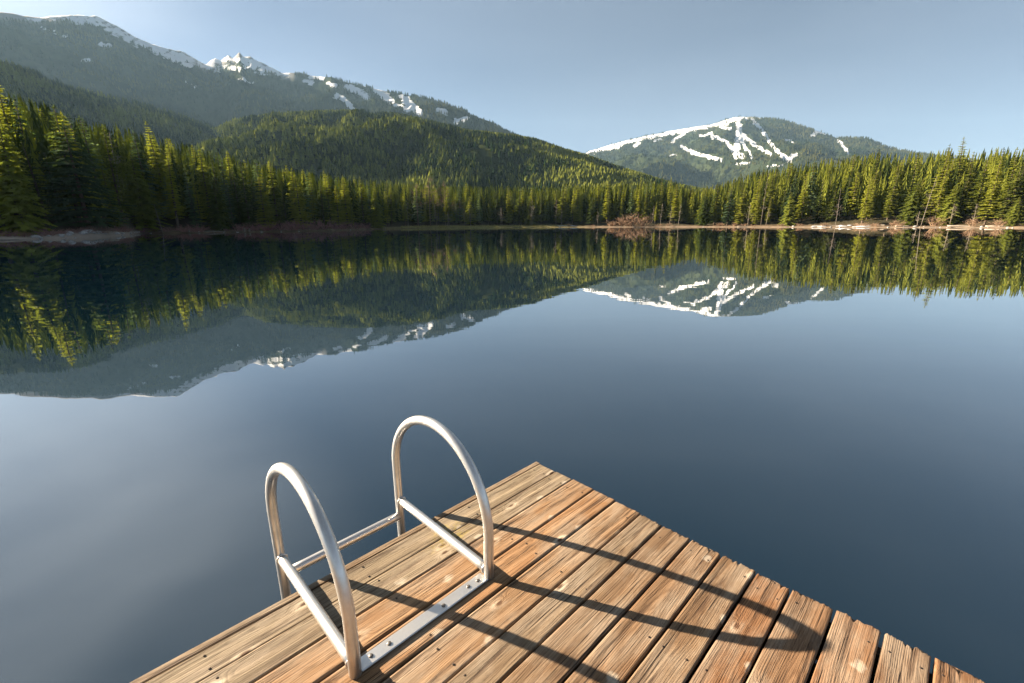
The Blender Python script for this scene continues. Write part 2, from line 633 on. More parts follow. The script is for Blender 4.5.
NA = 900
az = np.unique(np.concatenate([np.linspace(-PI, -0.95, 60), np.linspace(-0.95, 0.95, NA), np.linspace(0.95, PI, 60)]))
tt = np.array([-3, -1.5, -0.7, -0.3, 0, 0.3, 0.7, 1.2, 2, 3, 4.5, 6, 8, 11, 15, 20, 26, 33, 42, 54, 66, 80, 110, 180, 320, 600, 1100, 2000, 3600, 5200, 6800])
A, T = np.meshgrid(az, tt, indexing='ij')
RR = shore_r(A) + T
Z = ground_z(A, RR)
X, Y = np.sin(A) * RR, np.cos(A) * RR
nt = len(tt)
i0 = (np.arange(len(az) - 1)[:, None] * nt + np.arange(nt - 1)[None]).ravel()
faces = np.stack([i0, i0 + 1, i0 + nt + 1, i0 + nt], 1)
PX, PY = project(np.stack([X, Y, Z], -1).reshape(-1, 3))
PX = PX.reshape(A.shape)
grass = np.clip(1 - np.abs((PX - 480) / 110), 0, 1) ** 0.5 * np.clip(1 - T / 16, 0, 1) * (T > 0.2)
sand = np.clip(np.minimum((PX + 40) / 40, (150 - PX) / 30), 0, 1) * np.clip(1 - T / 9, 0, 1) * (Y > 0)
sand = np.maximum(sand, 0.35 * np.clip((PX - 560) / 60, 0, 1) * np.clip(1 - T / 1.6, 0, 1) * (Y > 0))
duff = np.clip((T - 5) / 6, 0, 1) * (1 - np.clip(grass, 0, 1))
me = mesh_np('shore_ground', np.stack([X, Y, Z], -1).reshape(-1, 3), faces, [M_GROUND], True,
             {'grass': grass.ravel(), 'sand': sand.ravel(), 'duff': duff.ravel()})
tag(link('shore_ground', me), kind='structure')


# ------------------------------------------------------------------ hills and mountains
def seg_dist(px, py, pts):
    d = np.full(px.shape, 1e9)
    if len(pts) == 1:
        return np.hypot(px - pts[0][0], py - pts[0][1])
    for (x0, y0), (x1, y1) in zip(pts[:-1], pts[1:]):
        ex, ey = x1 - x0, y1 - y0
        t = np.clip(((px - x0) * ex + (py - y0) * ey) / (ex * ex + ey * ey + 1e-9), 0, 1)
        d = np.minimum(d, np.hypot(px - x0 - t * ex, py - y0 - t * ey))
    return d


def far_cones(P, H, W, tone, name, mat, sides=5):
    """a far wood as one mesh: two jagged tiers a tree"""
    n = len(P)
    r = np.random.default_rng(len(name) * 13 + n)
    ang0 = r.random(n) * 2 * PI
    V, F, TN = [], [], []
    base = 0
    for (ztop, zbot, wr) in ((1.0, 0.42, 0.62), (0.66, 0.06, 1.0)):
        a = ang0[:, None] + np.arange(sides)[None] * 2 * PI / sides + r.random((n, 1))
        rad = (W * wr)[:, None] * (0.65 + 0.6 * r.random((n, sides)))
        ring = np.stack([P[:, None, 0] + np.cos(a) * rad, P[:, None, 1] + np.sin(a) * rad,
                         P[:, None, 2] + (H * zbot)[:, None] + (H[:, None] * 0.14) * (r.random((n, sides)) - 0.5)], -1)
        apex = P + np.stack([0 * H, 0 * H, H * ztop], -1)
        v = np.concatenate([apex[:, None], ring], 1).reshape(-1, 3)
        b = base + np.arange(n)[:, None] * (sides + 1)
        k = np.arange(sides)[None]
        f = np.stack([b + 0 * k, b + 1 + k, b + 1 + (k + 1) % sides], -1).reshape(-1, 3)
        V.append(v)
        F.append(f)
        TN.append(np.repeat(tone, sides + 1))
        base += len(v)
    me = mesh_np(name, np.concatenate(V), np.concatenate(F), [mat], False, {'tone': np.concatenate(TN)})
    return tag(link(name, me), kind='stuff')


def mountain(name, crest_px, dist, foot, mat, nscale, namp, snow=(), rock_band=0.0, seed=0, N=520, Mf=150, prof=1.25, back=0.30,
             cnoise=0.0, low=0.0, drop=0.0, snow_w=0.8, crag=0.0):
    """terrain: a crest of given height along the bearings, a front slope with gullies and a back slope; dist: list of (az, r)"""
    c = np.array([az_el(p[0], p[1] + drop) for p in crest_px])
    azs = np.linspace(c[0, 0], c[-1, 0], N)
    el = np.interp(azs, c[:, 0], c[:, 1])
    dist = np.array(dist, float)
    dpx = np.array([az_el(x, 200)[0] for x in dist[:, 0]])
    rc = np.interp(azs, dpx, dist[:, 1])
    rc = rc * (1 + 0.05 * fbm(azs * 9, azs * 0, 3, seed + 40))
    zc = np.maximum(el * rc + CAMZ, 2)
    zc = zc + cnoise * rc * fbm(azs * 70, azs * 0 + 1.7, 4, seed + 21)
    rf = rc * foot
    s = np.concatenate([np.linspace(0, 1, Mf), 1 + np.linspace(0.02, 1, 26) ** 1.4])
    A, S = np.meshgrid(azs, s, indexing='ij')
    RC, RF, ZC = rc[:, None], rf[:, None], zc[:, None]
    r = np.where(S <= 1, RF + (RC - RF) * S, RC + RC * back * (S - 1))
    x, y = np.sin(A) * r, np.cos(A) * r
    P = np.where(S <= 1, low + (1 - low) * np.clip(S, 0, 1) ** prof, np.clip(2 - S, 0, 1) ** 1.1)
    win = np.clip(np.abs(1 - S) * 3.2, 0, 1) ** 0.8 * np.clip(S * 4, 0, 1)
    gul = ridged(x / nscale, y / nscale, 5, seed) - 0.55 + 0.5 * fbm(x / nscale * 0.4, y / nscale * 0.4, 3, seed + 3)
    z = ZC * P + namp * gul * win * np.clip(ZC / zc.max(), 0.2, 1)
    # nothing on the front slope may stand above the crest as the shore sees it
    lim = (ZC - CAMZ) / RC * r + CAMZ - 1.5 * np.clip((1 - S) * 30, 0, 1)
    z = np.where(S < 1, np.minimum(z, lim), z)
    z = np.maximum(z, 1.0 - 0.4 * (S < 0.02))
    nz = np.where((S <= 0.001) | (S >= 1.999), 0.3, z)
    V = np.stack([x, y, nz], -1)
    px, py = project(V.reshape(-1, 3))
    px, py = px.reshape(A.shape), py.reshape(A.shape)
    sn = np.zeros(A.shape)
    jx = px + 2.0 * fbm(px * 0.33, py * 0.33, 4, seed + 5)
    jy = py + 2.0 * fbm(px * 0.33 + 9, py * 0.33, 4, seed + 6)
    for pts, w in snow:
        d = seg_dist(jx, jy, pts)
        sn = np.maximum(sn, np.clip(1.0 - d / (w * snow_w), 0, 1) ** 0.6)
    sn = sn - crag * np.clip(ridged(px * 0.11, py * 0.2, 4, seed + 8) - 0.52, 0, 1) * 2 * (px < 288)
    sn = np.where(S > 1.04, sn * 0.4, sn)
    rk = np.clip((rock_band - (py - np.interp(px, [p[0] for p in crest_px], [p[1] for p in crest_px]))) / 5, 0, 1) * np.clip((300 - px) / 12, 0, 1) if rock_band else np.zeros(A.shape)
    ms = len(s)
    i0 = (np.arange(N - 1)[:, None] * ms + np.arange(ms - 1)[None]).ravel()
    me = mesh_np(name, V.reshape(-1, 3), np.stack([i0, i0 + 1, i0 + ms + 1, i0 + ms], 1), [mat], True, {'snow': sn.ravel(), 'rock': rk.ravel()})
    o = tag(link(name, me), kind='structure')
    return dict(V=V, snow=sn, rock=rk, px=px, py=py, S=S, N=N, Mf=Mf, o=o)


def wood_on(m, n, h, name, tone0, tone1, s0=0.05, seed=0, patch=0.0, clear=0.35, wid=0.2, pscale=90.0, mat=None, poke=0.75):
    r = np.random.default_rng(seed)
    fi = r.random(n) * (m['N'] - 2)
    fs = (s0 + (1.0 - s0) * r.random(n) ** 0.75) * (m['Mf'] - 1)
    i, j = fi.astype(int), np.minimum(fs.astype(int), m['Mf'] - 2)
    a, b = (fi - i)[:, None], (fs - j)[:, None]
    V = m['V']
    P = (V[i, j] * (1 - a) * (1 - b) + V[i + 1, j] * a * (1 - b) + V[i, j + 1] * (1 - a) * b + V[i + 1, j + 1] * a * b)
    bare = np.maximum(m['snow'][i, j], m['rock'][i, j] * 0.8)
    pn = fbm(P[:, 0] / pscale, P[:, 1] / pscale, 4, seed + 2)
    keep = (bare < clear + poke * r.random(n) ** 3) & (pn > -0.42 + patch * r.random(n))
    P, pn = P[keep], pn[keep]
    k = len(P)
    H = h * (0.6 + 0.5 * r.random(k))
    tone = np.clip(tone0 + (tone1 - tone0) * (0.5 + 1.1 * pn + 0.4 * (r.random(k) - 0.5)), 0, 1)
    P[:, 2] -= H * 0.08
    return far_cones(P, H, H * wid * (0.8 + 0.5 * r.random(k)), tone, name, mat or M_FAR)


M_HILL = mountain_material('wooded hill ground', (0.014, 0.022, 0.007), (0.040, 0.048, 0.014))
M_MTN = mountain_material('mountain slope', (0.014, 0.021, 0.010), (0.034, 0.042, 0.018), (0.30, 0.29, 0.28))

LEFT_SNOW = [
    ([(42, 17), (49, 15), (70, 18), (95, 21), (116, 31), (140, 43)], 6.5), ([(75, 15), (100, 19)], 6), ([(147, 45), (175, 54), (197, 63), (214, 69)], 6),
    ([(160, 52), (190, 65)], 5), ([(208, 62), (225, 58), (245, 60), (262, 66), (284, 72)], 7), ([(214, 68), (250, 68), (270, 71)], 6),
    ([(100, 44), (110, 46)], 3.5), ([(240, 79), (253, 83)], 3.2), ([(28, 19), (38, 20)], 2.8), ([(40, 27), (54, 32), (66, 36)], 2.4), ([(84, 60), (90, 61)], 2),
    ([(310, 77), (322, 78)], 3), ([(305, 81), (312, 83)], 2.4), ([(328, 83), (336, 86)], 2.6), ([(336, 96), (344, 99), (352, 108)], 3.2), ([(347, 87), (357, 91), (366, 97)], 3.8),
    ([(376, 90), (384, 95), (391, 101)], 4.6), ([(396, 105), (408, 110)], 3), ([(405, 100), (413, 107), (420, 113)], 4), ([(437, 109), (446, 113)], 2.8),
    ([(456, 121), (467, 118)], 3), ([(400, 96), (408, 98)], 2), ([(356, 81), (364, 85)], 2), ([(186, 82), (196, 88)], 2), ([(340, 76), (352, 80)], 1.8)]
RIGHT_SNOW = [
    ([(586, 152), (610, 146), (630, 141), (660, 135), (686, 129), (706, 126.5), (726, 122.5), (736, 118), (759, 116.5)], 5.0), ([(590, 152), (620, 146)], 4),
    ([(738, 118), (739, 133), (737, 145), (736, 156)], 6.5), ([(731, 152), (742, 156)], 5), ([(740, 133), (746, 150)], 4),
    ([(681, 146.5), (693, 152.5), (706, 156.5), (721, 160)], 4.2), ([(712, 137), (724, 140), (733, 150)], 4), ([(743, 135), (752, 143), (769, 154)], 5),
    ([(752, 120), (762, 130), (772, 146), (790, 161)], 4), ([(777, 150), (784, 158)], 4.2), ([(788, 160), (796, 155)], 5), ([(672, 142), (682, 134), (690, 130)], 3.4),
    ([(634, 146), (640, 143)], 3), ([(655, 141), (661, 140)], 2.4), ([(671, 156), (676, 156)], 2.8), ([(700, 136), (712, 134)], 3), ([(811, 136), (818, 131), (825, 133)], 3.4),
    ([(838, 141), (842, 145), (847, 152)], 4.2), ([(736, 164), (750, 163)], 2.4), ([(768, 166), (782, 165)], 2.6), ([(716, 126), (730, 128)], 3.5), ([(748, 150), (752, 158)], 2.4), ([(784, 140), (796, 142)], 1.6)]

m_left = mountain('mountain_ridge', [(-420, 70), (-250, 40), (-100, 18), (0, 12), (40, 17), (70, 15), (95, 15), (120, 28), (140, 38), (150, 42), (165, 47), (180, 50), (206, 65), (210, 61), (215, 57), (221, 60), (228, 55), (233, 57.5),
                  (239, 51), (243, 56), (250, 55), (257, 60), (265, 64), (282, 72), (310, 75), (330, 77), (370, 87), (400, 94), (429, 98), (459, 108), (488, 121), (511, 133), (560, 160), (640, 185), (720, 205)],
                  [(-420, 3000), (0, 3600), (240, 4200), (260, 3900), (500, 3000), (720, 2600)], 0.42, M_MTN, 420, 260, LEFT_SNOW, 9.0, 11, 760, 150, 1.15, cnoise=0.003, drop=0.5, snow_w=1.2, crag=0.75)
m_right = mountain('mountain_peak', [(400, 215), (480, 200), (540, 178), (565, 163), (590, 150), (612, 143), (640, 136), (680, 128), (712, 123), (735, 116), (755, 116), (770, 117), (785, 119), (800, 124), (815, 129),
                   (836, 137), (850, 136), (868, 138), (890, 147), (920, 152), (960, 158), (1024, 165), (1150, 185)],
                   [(400, 5200), (740, 5200), (1150, 4300)], 0.45, M_MTN, 620, 330, RIGHT_SNOW, 0.0, 23, 1300, 230, 1.1, cnoise=0.0014, drop=1.2, snow_w=0.66)
m_spur = mountain('foothill', [(-420, 40), (-150, 42), (0, 60), (35, 71), (70, 86), (105, 94), (147, 104), (175, 112), (211, 124), (250, 140), (300, 160), (340, 190)],
                  [(-420, 1500), (0, 1700), (340, 2000)], 0.40, M_HILL, 260, 60, seed=31, N=360, Mf=110, prof=1.1, drop=4.5)
m_hill = mountain('wooded_hill', [(120, 190), (170, 160), (200, 136), (215, 126), (235, 117), (270, 112), (317, 110), (364, 108.5), (405, 113.5), (444, 124), (473, 131), (511, 135), (535, 139), (564, 149), (590, 156),
                  (634, 172), (664, 181), (693, 188), (760, 200), (840, 212)],
                  [(120, 1700), (300, 1600), (500, 1350), (840, 1100)], 0.34, M_HILL, 200, 105, seed=47, N=520, Mf=150, prof=1.0, drop=4.2)
wood_on(m_left, 30000, 24, 'mountainside_forest', 0.05, 0.55, 0.03, 3, 0.3, wid=0.24, pscale=200, mat=M_SLOPE, poke=0.1)
wood_on(m_right, 34000, 22, 'peak_forest', 0.05, 0.6, 0.03, 4, 0.3, wid=0.26, pscale=240, mat=M_SLOPE)
wood_on(m_spur, 14000, 20, 'foothill_forest', 0.05, 0.55, 0.05, 5, 0.2, wid=0.23, pscale=110)
wood_on(m_hill, 42000, 14, 'hillside_forest', 0.0, 0.95, 0.04, 6, 0.2, wid=0.30, pscale=130)


# ------------------------------------------------------------------ trees
def conifer(seed, kind):
    """a 20 m conifer: trunk and crown meshes; crown is made of drooping sprays on whorled limbs"""
    r = np.random.default_rng(seed)
    H = 20.0
    spec = dict(fir=(0.08, 2.7, 33, 7, 0.12, 0.85), cedar=(0.03, 3.7, 36, 8, 0.38, 0.8), spruce=(0.05, 5.6, 24, 8, 0.30, 0.95),
                slim=(0.14, 1.8, 34, 6, 0.30, 0.8), full=(0.05, 3.3, 32, 8, 0.22, 0.85), dark=(0.07, 2.9, 26, 7, 0.28, 0.75))[kind]
    t0, Rm, nw, nb, droop, pw = spec
    bend = r.normal(0, 0.25, 2)
    trunk_p = np.array([(bend[0] * (t ** 2), bend[1] * (t ** 2), H * t - 0.4 * (t == 0)) for t in np.linspace(0, 0.985, 9)])
    tv, tf = tube_np(trunk_p, np.linspace(0.27, 0.03, 9), 7, False)
    Q = []
    lop = r.random(16) * 0.5 + 0.72                       # uneven round the trunk
    for w in range(nw):
        t = t0 + (0.985 - t0) * ((w + r.random() * 0.7) / nw) ** 0.92
        L = Rm * (1 - t) ** pw * (0.75 + 0.35 * r.random()) + 0.16
        if t < t0 + 0.10:
            L *= 0.55 + 0.45 * (t - t0) / 0.10
        a0 = r.random() * 2 * PI
        c0 = np.array([bend[0] * t * t, bend[1] * t * t, H * t])
        nbr = nb if t < 0.85 else max(4, nb - 2)
        for b in range(nbr):
            if r.random() < 0.10:
                continue
            a = a0 + 2 * PI * b / nbr + r.normal(0, 0.18)
            l = L * (0.6 + 0.55 * r.random()) * lop[int((a % (2 * PI)) / (2 * PI) * 16) % 16]
            rise = (0.35 if t > 0.8 else 0.05) - droop * 0.25 + r.normal(0, 0.08)
            d = np.array([math.cos(a), math.sin(a), 0])
            side = np.array([-d[1], d[0], 0])
            ns = 3 + int(l * 3.0)
            for s in range(ns):
                f = (s + 0.65) / ns
                p = c0 + d * l * f + np.array([0, 0, 1]) * l * (rise * f - droop * f * f + (0.16 * f ** 3 if kind == 'spruce' else 0))
                sl = (0.30 + 0.42 * (1 - f)) * min(l, 2.0) * 0.52 + 0.14
                for sg in (-1, 1):
                    o = (d * (0.55 + 0.3 * r.random()) + side * sg * (0.75 + 0.3 * r.random()))
                    o = o / np.linalg.norm(o)
                    dz = -(0.18 + droop * 0.9) * (0.6 + 0.8 * r.random())
                    tip = p + o * sl * (0.8 + 0.4 * r.random()) + np.array([0, 0, dz * sl])
                    wd = sl * (0.24 + 0.14 * r.random())
                    cr = np.cross(o, [0, 0, 1]) * wd + np.array([0, 0, r.normal(0, 0.5) * wd])
                    mid = p + (tip - p) * 0.5 + np.array([0, 0, 0.10 * sl])
                    Q.append((p, mid - cr, tip, mid + cr))
            tip = c0 + d * l * 1.08 + np.array([0, 0, 1]) * l * (rise - droop * 1.15)
            p = c0 + d * l * 0.72 + np.array([0, 0, 1]) * l * (rise * 0.72 - droop * 0.5)
            wd = 0.12 * min(l, 2) + 0.05
            Q.append((p, (p + tip) / 2 - side * wd, tip, (p + tip) / 2 + side * wd))
    top = np.array([bend[0], bend[1], H])
    for b in range(6):                                    # leader
        a = r.random() * 2 * PI
        o = np.array([math.cos(a), math.sin(a), 0]) * 0.13
        p = top - np.array([0, 0, 0.15 + 0.75 * r.random()])
        Q.append((p - o * 0.2, p + o + [0, 0, 0.1], top + [0, 0, 0.12], p - o * 0.5 + [0, 0, 0.1]))
    V = np.array(Q).reshape(-1, 3)
    F = np.arange(len(V)).reshape(-1, 4)
    mat = {'fir': M_FIR, 'slim': M_FIR, 'full': M_FIR, 'cedar': M_CEDAR, 'spruce': M_SPRUCE, 'dark': M_SPRUCE}[kind]
    return mesh_np('trunk', tv, tf, [M_BARK], True), mesh_np('crown', V, F, [mat])


PROTO = {}
for kind, cnt in (('fir', 5), ('slim', 3), ('full', 3), ('dark', 3), ('cedar', 3), ('spruce', 1)):
    PROTO[kind] = [conifer(100 * len(kind) + 7 * i + ord(kind[0]), kind) for i in range(cnt)]
PROTO['spruce'].append(conifer(77, 'spruce'))

TREES = []


def plant(kind, azi, r, h, wide=1.0, lean=0.0, name=None):
    tm, cm = PROTO[kind][random.randrange(len(PROTO[kind]))]
    z = float(ground_z(np.array(azi), np.array(r)))
    s = h / 20.0
    o = empty(name or {'cedar': 'cedar_tree', 'spruce': 'spruce_tree'}.get(kind, 'fir_tree'), (math.sin(azi) * r, math.cos(azi) * r, z - 0.1), random.random() * 2 * PI, (s * wide, s * wide, s))
    o.rotation_euler[0] = lean
    a = link('trunk', tm, o)
    b = link('crown', cm, o)
    rec = dict(o=o, kind=kind, az=azi, r=r, h=h, row=None, mark=None)
    TREES.append(rec)
    return rec


def bearing(px):
    return az_el(px, 215)[0]


def plant_px(kind, px, back, top, width=None, mark=None, lean=0.0):
    """a tree at the photo column px, `back` metres behind the shore, topping out at the photo row top"""
    azi = az_el(px, (top + 225) / 2)[0]
    r = float(shore_r(np.array(azi))) + back
    el = az_el(px, top)[1]
    z = float(ground_z(np.array(azi), np.array(r)))
    h = el * r + CAMZ - z
    wide = 1.0
    if width:
        crown = {'fir': 4.2, 'dark': 4.4, 'slim': 3.0, 'full': 5.6, 'cedar': 6.2, 'spruce': 9.2}[kind] * h / 20
        pxm = FPX / (r * math.cos(azi)) * 1.0
        wide = min(1.6, max(0.6, width / (crown * pxm)))
    t = plant(kind, azi, r, h, wide, lean)
    t['mark'] = mark
    t['row'] = 0 if back < 13 else 2
    return t


SHORT = ['the far left yellow-green cedar', 'the broad dark spruce', 'the cedar beside the spruce', 'the small bright cedar', 'the fir above the stumps', 'the fir behind the red brush', 'the rounded olive cedar', 'the fir behind the pale grass', 'the plump far-shore cedar', 'the fir left of the pink bush', 'the cedar starting the sunny shore', 'the fir below the ski peak', 'the cedar left of the snow strip', 'the lone fir on the snow strip', 'the cedar left of the leaning snag', 'the cedar right of the leaning snag', 'the far right golden cedar']
MARKS = [
    plant_px('cedar', 8, 6, 122, 92, 'the broad yellow-green cedar at the far left edge'),
    plant_px('spruce', 76, 5, 122, 70, 'the broad dark layered spruce'),
    plant_px('cedar', 138, 5, 152, 56, 'the drooping cedar beside the spruce'),
    plant_px('cedar', 216, 5, 178, 30, 'the small bright cedar on the left shore'),
    plant_px('full', 262, 6, 176, 30, 'the bushy fir above the stumps'),
    plant_px('full', 322, 7, 180, 26, 'the bushy fir behind the red brush'),
    plant_px('cedar', 376, 4, 190, 42, 'the rounded olive cedar at the end of the red brush'),
    plant_px('full', 470, 12, 196, 18, 'the bushy fir behind the pale grass'),
    plant_px('cedar', 530, 9, 197, 20, 'the plump cedar facing the dock corner'),
    plant_px('full', 592, 9, 196, 18, 'the bushy fir left of the pink bush'),
    plant_px('cedar', 704, 6, 192, 22, 'the cedar where the sunny shore begins'),
    plant_px('full', 742, 7, 188, 20, 'the bushy fir below the ski peak'),
    plant_px('cedar', 790, 6, 192, 20, 'the golden cedar left of the snow strip'),
    plant_px('slim', 866, 5, 178, 16, 'the lone slender fir on the snow strip'),
    plant_px('cedar', 914, 7, 180, 32, 'the bushy golden cedar left of the leaning snag'),
    plant_px('cedar', 951, 8, 184, 30, 'the bushy golden cedar right of the leaning snag'),
    plant_px('cedar', 1016, 5, 196, 32, 'the golden cedar at the far right edge'),
]
tall = plant_px('fir', 957, 42, 137, 16)
tall['special'] = 'tallest fir top breaking the skyline above the right shore'
lit = plant_px('full', 66, 12, 105, 38)
lit['special'] = 'golden sunlit fir top right behind the broad dark layered spruce'
dk = plant_px('fir', 160, 22, 122, 20)
dk['special'] = 'dark narrow fir top sticking up from the left shore skyline'


def clash(azi, r, gap):
    x, y = math.sin(azi) * r, math.cos(azi) * r
    for t in MARKS:
        if math.hypot(math.sin(t['az']) * t['r'] - x, math.cos(t['az']) * t['r'] - y) < gap:
            return True
    return False


NUMLEFT = -0.87
SEGS = [  # from px, to px, rows as (metres behind shore, spacing), kinds, nominal height
    ('left', -8, 398, [(7, 4.6), (13, 4.8), (20, 5.2), (29, 5.6), (39, 6.0), (52, 6.5)], ['fir', 'full', 'dark', 'fir', 'slim', 'dark', 'full'], 18.5),
    ('far', 402, 694, [(14, 5.6), (21, 5.4), (29, 6.2)], ['fir', 'slim', 'full', 'dark', 'fir', 'slim'], 20.0),
    ('right', 698, 1032, [(8, 5.6), (15, 5.6), (23, 6.0), (32, 6.6), (44, 7.0), (57, 7.5)], ['fir', 'fir', 'full', 'slim', 'dark', 'fir', 'slim', 'full'], 18.5)]
for shore, x0, x1, rows, kinds, hn in SEGS:
    for ri, (tb, gap) in enumerate(rows):
        a = bearing(x0) + random.random() * 0.01
        a1 = bearing(x1)
        while a < a1:
            rr_ = float(shore_r(np.array(a))) + tb + random.uniform(-2.0, 2.0)
            step = gap / rr_
            ok = not clash(a, rr_, 2.6 if ri else 3.4)
            px_here = CX + FPX * math.tan(a)
            if ri == 0 and ((shore == 'right' and 822 < px_here < 902) or (shore == 'left' and px_here < 40) or random.random() < 0.10):
                ok = False
            if ok:
                z = float(ground_z(np.array(a), np.array(rr_)))
                lim = float(skyline(np.array(a))) * rr_ + CAMZ - z
                h = hn * random.uniform(0.62, 1.28) * (0.88 if ri == 0 else 1.0)
                lo = hn * 0.5
                h = max(lo, min(h, lim * random.uniform(0.93, 1.02)))
                if ri == len(rows) - 1:
                    h = max(lo, lim * random.uniform(0.82, 1.05))
                t = plant(random.choice(kinds), a, rr_, h, random.uniform(0.95, 1.6), random.uniform(-0.03, 0.03))
                t['row'] = ri
                t['shore'] = shore
            a += step * random.uniform(0.75, 1.3)
print('TREES', len(TREES))

# labels for the trees: landmarks first, then each tree by its place among them
ORD = ['first', 'second', 'third', 'fourth', 'fifth', 'sixth', 'seventh', 'eighth', 'ninth', 'tenth', 'eleventh', 'twelfth']
for t, sh_ in zip(MARKS, SHORT):
    t['core'] = sh_
    tag(t['o'], t['mark'].replace('the ', '', 1), 'tree', 'conifers along the shore')
front = sorted([t for t in TREES if t['row'] == 0], key=lambda t: t['az'])
for i, t in enumerate(front):
    if t['mark']:
        continue
    best = None
    for j, u in enumerate(front):
        if u['mark'] and (best is None or abs(j - i) < abs(best - i)):
            best = j
    n = abs(best - i)
    side = 'right' if i > best else 'left'
    core = front[best]['core']
    word = {'slim': 'slender', 'full': 'bushy', 'fir': 'pointed', 'dark': 'dark'}.get(t['kind'], 'pointed')
    t['short'] = (ORD[min(n, 12) - 1], side, core)
    tag(t['o'], f"{word} front fir, {ORD[min(n, 12) - 1]} to the {side} of {core}", 'tree', 'conifers along the shore')
seen = {}
for t in TREES:
    if t['row'] == 0:
        continue
    if t.get('special'):
        tag(t['o'], t['special'], 'tree', 'conifers along the shore')
        continue
    u = min(front, key=lambda q: abs(q['az'] - t['az']))
    if u['mark']:
        where = f"behind {u['core']}"
    else:
        o_, s_, c_ = u['short']
        where = f"behind {o_} front fir {s_} of {c_}"
    t['where'] = (ORD[t['row']] + '-row', where)
    seen.setdefault(t['where'], []).append(t)
for (row, where), lst in seen.items():
    lst.sort(key=lambda t: t['h'])
    words = [['']][0] if len(lst) == 1 else (['shorter ', 'taller '] if len(lst) == 2 else ['shortest ', 'middling ', 'tallest '] if len(lst) == 3 else [''] * len(lst))
    for w_, t in zip(words, lst):
        lab = f"{w_}{row} fir {where}"
        ws = lab.split()
        tag(t['o'], ' '.join(ws[:16]), 'tree', 'conifers along the shore')

# the wood behind and between them, past counting
P, H, TN = [], [], []
r_ = np.random.default_rng(5)
n = 0
for k_ in range(9000):
    a = r_.uniform(-1.45, 1.15)
    px_here = CX + FPX * math.tan(a) if abs(a) < 1.3 else -9999
    inside = -10 < px_here < 1034
    rb = float(np.interp(a, sh_az, sh_r))
    tb = r_.uniform(20 if inside else 8, 115)
    if inside and tb < 66 and not (402 < px_here < 694) and r_.random() < 0.35:
        continue
    if not inside and r_.random() < 0.45:
        continue
    rr_ = rb + tb
    z = float(ground_z(np.array(a), np.array(rr_)))
    lim = float(skyline(np.array(a))) * rr_ + CAMZ - z
    h = min(r_.uniform(11, 19), lim * r_.uniform(0.9, 0.99))
    if not inside:
        h = min(h, 16)
    if h < 5:
        continue
    P.append((math.sin(a) * rr_, math.cos(a) * rr_, z - 0.2))
    H.append(h)
    TN.append(r_.random())
P, H, TN = np.array(P), np.array(H), np.array(TN)
n = len(P)
LAY, SD = 9, 7
V, F, TT = [], [], []
base = 0
for L in range(LAY):
    f = L / (LAY - 1)
    zt = 1.0 - 0.84 * f * 0.98
    rad = (0.018 + 0.125 * f ** 0.85)
    a = r_.random((n, 1)) * 6.28 + np.arange(SD * 2)[None] * PI / SD
    star = np.where(np.arange(SD * 2)[None] % 2 == 0, 1.0, 0.42) * (0.7 + 0.55 * r_.random((n, SD * 2)))
    rr2 = H[:, None] * rad * star
    ring = np.stack([P[:, None, 0] + np.cos(a) * rr2, P[:, None, 1] + np.sin(a) * rr2,
                     P[:, None, 2] + H[:, None] * (zt - 0.085 - 0.05 * star)], -1)
    apex = P + np.stack([0 * H, 0 * H, H * zt], -1)
    v = np.concatenate([apex[:, None], ring], 1).reshape(-1, 3)
    b = base + np.arange(n)[:, None] * (SD * 2 + 1)
    kk = np.arange(SD * 2)[None]
    F.append(np.stack([b + 0 * kk, b + 1 + kk, b + 1 + (kk + 1) % (SD * 2)], -1).reshape(-1, 3))
    V.append(v)
    TT.append(np.repeat(TN, SD * 2 + 1))
    base += len(v)
tag(link('forest', mesh_np('forest', np.concatenate(V), np.concatenate(F), [M_WOODS], False, {'tone': np.concatenate(TT)})), kind='stuff')


# ------------------------------------------------------------------ bare shrubs, snags, logs, rocks, snow
def twig_bush(seed, h, w, stems, mat, name, thick=0.012, levels=3):
    r = np.random.default_rng(seed)
    pile = Pile()

    def grow(p, d, l, rad, lev):
        pts = [p]
        dd = d.copy()
        for s in range(4):
            dd = dd + r.normal(0, 0.13, 3) + np.array([0, 0, 0.03])
            dd /= np.linalg.norm(dd)
            pts.append(pts[-1] + dd * l / 4)
        vv, ff = tube_np(np.array(pts), np.linspace(rad, rad * 0.45, 5), 3, False)
        pile.add(vv, ff)
        if lev > 0:
            for q in range(3):
                i = r.integers(2, 5)
                nd = dd + r.normal(0, 0.55, 3)
                nd[2] = abs(nd[2]) * 0.6 + 0.15
                grow(pts[i], nd / np.linalg.norm(nd), l * r.uniform(0.4, 0.65), rad * 0.6, lev - 1)
    for s in range(stems):
        a, q = r.random() * 6.283, r.random() ** 0.6
        p = np.array([math.cos(a) * w * 0.28 * q, math.sin(a) * w * 0.28 * q, -0.1])
        d = np.array([math.cos(a) * 0.75 * q * w / h, math.sin(a) * 0.75 * q * w / h, 1.0])
        d /= np.linalg.norm(d)
        grow(p, d, h * r.uniform(0.45, 0.75), thick, levels - 1)
    return pile.mesh(name, [mat])


def put(px, back):
    azi = bearing(px)
    r = float(shore_r(np.array(azi))) + back
    return math.sin(azi) * r, math.cos(azi) * r, float(ground_z(np.array(azi), np.array(r))), r * math.cos(azi)


